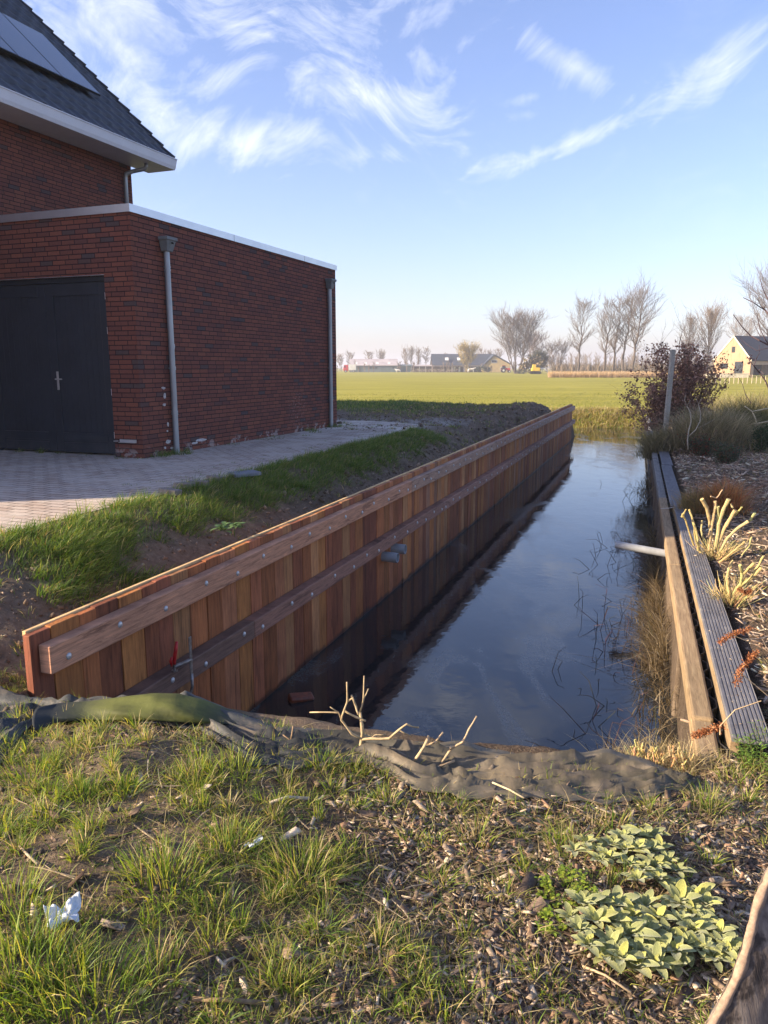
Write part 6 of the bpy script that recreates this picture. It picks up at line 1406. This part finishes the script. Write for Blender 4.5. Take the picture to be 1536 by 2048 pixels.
t, L, he, hr = gb('long_shed', 'long low grey-green farm shed with a pale weathered roof, beside the garage corner', 700, 794, 330, 731, 719, M['shedwall'], M['shedroof'], 10)
for f_ in (.04, .10, .16, .42, .48, .54, .90): m_ = MB(); m_.box(L*f_, L*f_+.8, -.05, -.002, he-1.3, he-.7); m_.build('window', M['winframe'], t)
for f_ in (.1, .3, .55, .8): m_ = MB(); m_.obox((L*f_, .6, he+.55), (1.2, 0, 0), (0, 1.6, .86), (0, -.03, .06)); m_.build('roof_light', M['wg'], t)
t, L, he, hr = gb('low_shed', 'low dark flat shed attached right of the long shed', 795, 822, 331, 732, 730, M['shedwall'], M['shedwall'], 8)
t, L, he, hr = gb('open_shelter', 'low open shelter with a pale flat roof left of the farmhouse', 824, 866, 332, 732, 730.5, M['darkwood'], M['shedroof'], 6)
for f_ in (.05, .35, .65, .95): m_ = MB(); m_.box(L*f_-.1, L*f_+.1, -.3, -.01, 0, he-.2); m_.build('post', M['wg'], t)
fh, L, he, hr = gb('farmhouse', 'farmhouse with a long blue-grey tiled roof and a yellow brick gable', 866, 988, 325, 730, 709, M['darkwood'], M['slate'], 14, 'farmhouse')
m_ = MB(); m_.box(0, L, -1.6, -.0, he-.5, he-.3); m_.build('canopy', M['shedroof'], fh)
for (f_, w_) in ((.20, 1.5), (.40, 1.3)): m_ = MB(); m_.obox((L*f_, 1.0, he+1.9), (w_, 0, 0), (0, 1.7, 1.15), (0, -.05, .1)); m_.build('skylight', M['wg'], fh)
for f_ in (.30, .34, .42, .50, .56): m_ = MB(); m_.box(L*f_, L*f_+.7, -.06, -.002, .2, he-.7); m_.build('window', M['wg'], fh)
a = atY(964, 740, 322); c_ = atY(1020, 740, 322); Lg = c_[0]-a[0]; x0 = a[0]-fh.location.x; hg = atY(987, 710, 322)[2]+1.97; hl = atY(964, 733, 322)[2]+1.97; hrr = atY(1020, 727, 322)[2]+1.97; pk_ = atY(988, 740, 322)[0]-a[0]
m_ = MB(); m_.prism([(0, 0), (Lg, 0), (Lg, hrr-.4), (pk_, hg-.3), (0, hl-.4)], (x0, -3, 0), (1, 0, 0), (0, 0, 1), (0, 10, 0)); m_.build('gable_wing', M['yb'], fh)
m_ = MB(); m_.prism([(-.5, hl-.5), (pk_, hg-.1), (Lg+.5, hrr-.5), (Lg+.5, hrr-.1), (pk_, hg+.3), (-.5, hl-.1)], (x0, -3.4, 0), (1, 0, 0), (0, 0, 1), (0, 11, 0)); m_.build('gable_roof', M['slate'], fh)
for (u, z_, w_, h_) in ((pk_-1.2, 2.8+1, 2.4, 1.3), (2.4, .8, 1.0, 1.3), (7.6, .8, 1.0, 1.3), (9.6, .8, 1.0, 1.3)):
    m_ = MB(); m_.box(x0+u, x0+u+w_, -3.08, -3.002, z_, z_+h_); fo = m_.build('window', M['wg'], fh); m_ = MB(); m_.box(x0+u+.15, x0+u+w_-.15, -3.1, -3.081, z_+.15, z_+h_-.15); m_.build('pane', M['glass'], fo)
M['hedge'] = attr_mat('hedge_leaves', .8, .2)
def lump(name, label, px, Y, w_, h, pal_, cat='bush', group=None, n=420, z=-1.97):
    q = atY(px, 740, Y); t_ = thing(name, label, cat, (q[0], Y, z), 0, group); C_ = rng.normal(0, 1, (60, 3)); C_ /= np.linalg.norm(C_, axis=1)[:, None]; C_ *= rng.uniform(.5, 1, (60, 1)); C_ *= np.array([w_/2, w_/3, h/2]); C_[:, 2] += h/2
    v, f, c = leafcloud(C_, n, max(.25, h*.16), np.array(pal_), h*.08, .7); np_mesh('foliage', v, f, M['hedge'], c, parent=t_); m_ = MB(); m_.col = (.1, .08, .06); m_.tube([(0, 0, 0), (0, 0, h*.5)], [.12, .06], 5); m_.build('stem', M['bark'], t_)
lump('garden_bush', 'dark evergreen bush at the left corner of the yellow gable', 962, 316, 6, 2.6, [[.035, .05, .03], [.05, .065, .04]], group='bushes round the farm'); lump('garden_bush', 'smaller dark bush in front of the yellow gable', 975, 316, 4, 2.2, [[.04, .055, .03]], group='bushes round the farm')
for i, (px, w_) in enumerate(((833, 5), (845, 4), (858, 5), (876, 5), (892, 5), (908, 5))): lump('garden_bush', 'low pale brown bush in front of the farm, number %s from the left' % ['one', 'two', 'three', 'four', 'five', 'six'][i], px, 312, w_, 1.5, [[.30, .25, .19], [.22, .19, .14], [.38, .33, .26]], group='low bushes before the farm', n=260)
lump('field_bush', 'olive brown bush behind the yellow vehicle', 1064, 240, 9, 5.0, [[.13, .11, .06], [.17, .13, .08]], group='bushes round the farm', n=900)
lump('field_bush', 'low dark hedge piece left of the yellow vehicle', 1052, 236, 8, 1.4, [[.04, .05, .035]], group='bushes round the farm')
# vehicles
M['redp'] = simple('red_paint', (.50, .02, .03), (.4, .02, .02), 2, .4, .5); M['yelp'] = simple('yellow_paint', (.75, .50, .05), (.6, .4, .05), 2, .4, .5); M['tyre'] = simple('tyre_rubber', (.02, .02, .02), None, 3, .9, .2)
def vehicle(name, label, px, Y, kind, body):
    q = atY(px, 740, Y); t_ = thing(name, label, 'vehicle', (q[0], Y, -1.97), 0)
    def wheel(x, y_, r): 
        m_ = MB(); m_.tube([(x, y_-.2, r), (x, y_+.2, r)], r, 14); w_ = m_.build('wheel', M['tyre'], t_); m_ = MB(); m_.tube([(x, y_-.23, r), (x, y_-.205, r)], r*.5, 10); m_.build('rim', M['wg'], w_)
    if kind == 'tractor':
        m_ = MB(); m_.box(-.2, 1.9, -.45, .45, .9, 1.7); m_.prism([(-1.6, .8), (0, .8), (0, 1.7), (-1.6, 1.4)], (0, -.7, 0), (1, 0, 0), (0, 0, 1), (0, 1.4, 0)); m_.build('body', body, t_, bevel=.08); m_ = MB(); m_.prism([(-1.4, 1.4), (.0, 1.7), (-.15, 2.7), (-1.25, 2.7)], (0, -.6, 0), (1, 0, 0), (0, 0, 1), (0, 1.2, 0)); m_.build('cab', M['glass'], t_, bevel=.05); m_ = MB(); m_.box(-1.4, 0, -.7, .7, 2.7, 2.82); m_.build('cab_roof', body, t_)
        for y_ in (-.8, .8): wheel(-.9, y_, .85); wheel(1.4, y_, .5)
    elif kind == 'truck':
        m_ = MB(); m_.prism([(0, .6), (2.0, .6), (2.0, 3.0), (.3, 3.0), (0, 1.8)], (0, -1.1, 0), (1, 0, 0), (0, 0, 1), (0, 2.2, 0)); m_.build('cab', body, t_, bevel=.1); m_ = MB(); m_.box(2.2, 5.2, -1.1, 1.1, .9, 3.2); m_.build('box_body', M['wg'], t_, bevel=.05); m_ = MB(); m_.prism([(.12, 1.9), (.9, 1.9), (.9, 2.7), (.32, 2.7)], (0, -1.12, 0), (1, 0, 0), (0, 0, 1), (0, .015, 0)); m_.build('window', M['glass'], t_)
        for x in (.9, 4.2):
            for y_ in (-.95, .95): wheel(x, y_, .5)
    else:
        m_ = MB(); m_.prism([(-1.2, .9), (1.2, .9), (1.3, 1.9), (-.6, 2.0), (-1.3, 1.6)], (0, -.9, 0), (1, 0, 0), (0, 0, 1), (0, 1.8, 0)); m_.build('body', body, t_, bevel=.08); m_ = MB(); m_.prism([(-1.1, 1.9), (.0, 2.0), (-.1, 2.9), (-.9, 2.9)], (0, -.8, 0), (1, 0, 0), (0, 0, 1), (0, .9, 0)); m_.build('cab', M['yelp'], t_); m_ = MB(); m_.tube([(1, 0, 1.6), (2.6, 0, 1.7), (3.9, 0, .4)], [.25, .22, .18], 6); m_.build('boom', M['wg'], t_)
        m_ = MB()
        for y_ in (-.9, .5): m_.prism([(-1.5, .2), (-1.2, 0), (1.2, 0), (1.5, .2), (1.5, .6), (1.2, .8), (-1.2, .8), (-1.5, .6)], (0, y_, 0), (1, 0, 0), (0, 0, 1), (0, .4, 0))
        m_.build('tracks', M['tyre'], t_)
vehicle('farm_tractor', 'red tractor parked right of the yellow gable', 1011, 300, 'tractor', M['redp'])
vehicle('parked_lorry', 'red and white lorry at the left end of the long shed', 687, 315, 'truck', M['redp'])
vehicle('yellow_digger', 'yellow digger with a pale boom at the left end of the reeds', 1071, 232, 'digger', M['yelp'])
# grazing animals: a body with legs, neck and head grown as one skin
M['fleece'] = simple('white_fleece', (.62, .60, .55), (.5, .48, .44), 4, .95, .1)
def animal(label, px, Y, sc, flip=1):
    q = atY(px, 740, Y); v = [(0, 0, .62), (.35, 0, .64), (.62, 0, .66), (-.3, 0, .62), (-.52, 0, .60), (.80, 0, .86), (.98, 0, .92), (1.14, 0, .82), (.55, .12, .40), (.56, .13, .2), (.56, .13, .0), (.55, -.12, .40), (.56, -.13, .2), (.56, -.13, .0), (-.42, .13, .42), (-.50, .13, .22), (-.46, .13, .0), (-.42, -.13, .42), (-.50, -.13, .22), (-.46, -.13, 0), (-.62, 0, .45)]
    e = [(0, 1), (1, 2), (0, 3), (3, 4), (2, 5), (5, 6), (6, 7), (2, 8), (8, 9), (9, 10), (2, 11), (11, 12), (12, 13), (4, 14), (14, 15), (15, 16), (4, 17), (17, 18), (18, 19), (4, 20)]
    r = [.24, .24, .2, .24, .19, .11, .10, .06, .07, .045, .04, .07, .045, .04, .09, .045, .04, .09, .045, .04, .04]
    me_v = [(x*flip*sc, y_*sc, z*sc) for x, y_, z in v]; o = skin('sheep', M['fleece'], None, me_v, e, [a*sc for a in r]); o.location = (q[0], Y, -1.97); tag(o, label, 'sheep', 'white sheep before the farm')
animal('white sheep standing before the shed gap, the left one', 797, 308, 1.5, -1); animal('white sheep standing in front of the dark bush by the farmhouse', 941, 306, 2.0, 1)
# ------------------------------------------------------------------ air
def build_haze():
    m_ = MB(); m_.box(-3400, 3400, -140, 3400, -4.6, 34)
    m = bpy.data.materials.new('air'); m.use_nodes = True; t = m.node_tree; t.nodes.clear()
    o = t.nodes.new('ShaderNodeOutputMaterial'); v = t.nodes.new('ShaderNodeVolumePrincipled')
    v.inputs['Color'].default_value = (.93, .95, 1, 1); v.inputs['Density'].default_value = .00072; v.inputs['Anisotropy'].default_value = .2
    t.links.new(v.outputs[0], o.inputs['Volume'])
    h = m_.build('haze', m); tag(h, kind='stuff', label='pale spring haze over the far fields', cat='haze')
build_haze()
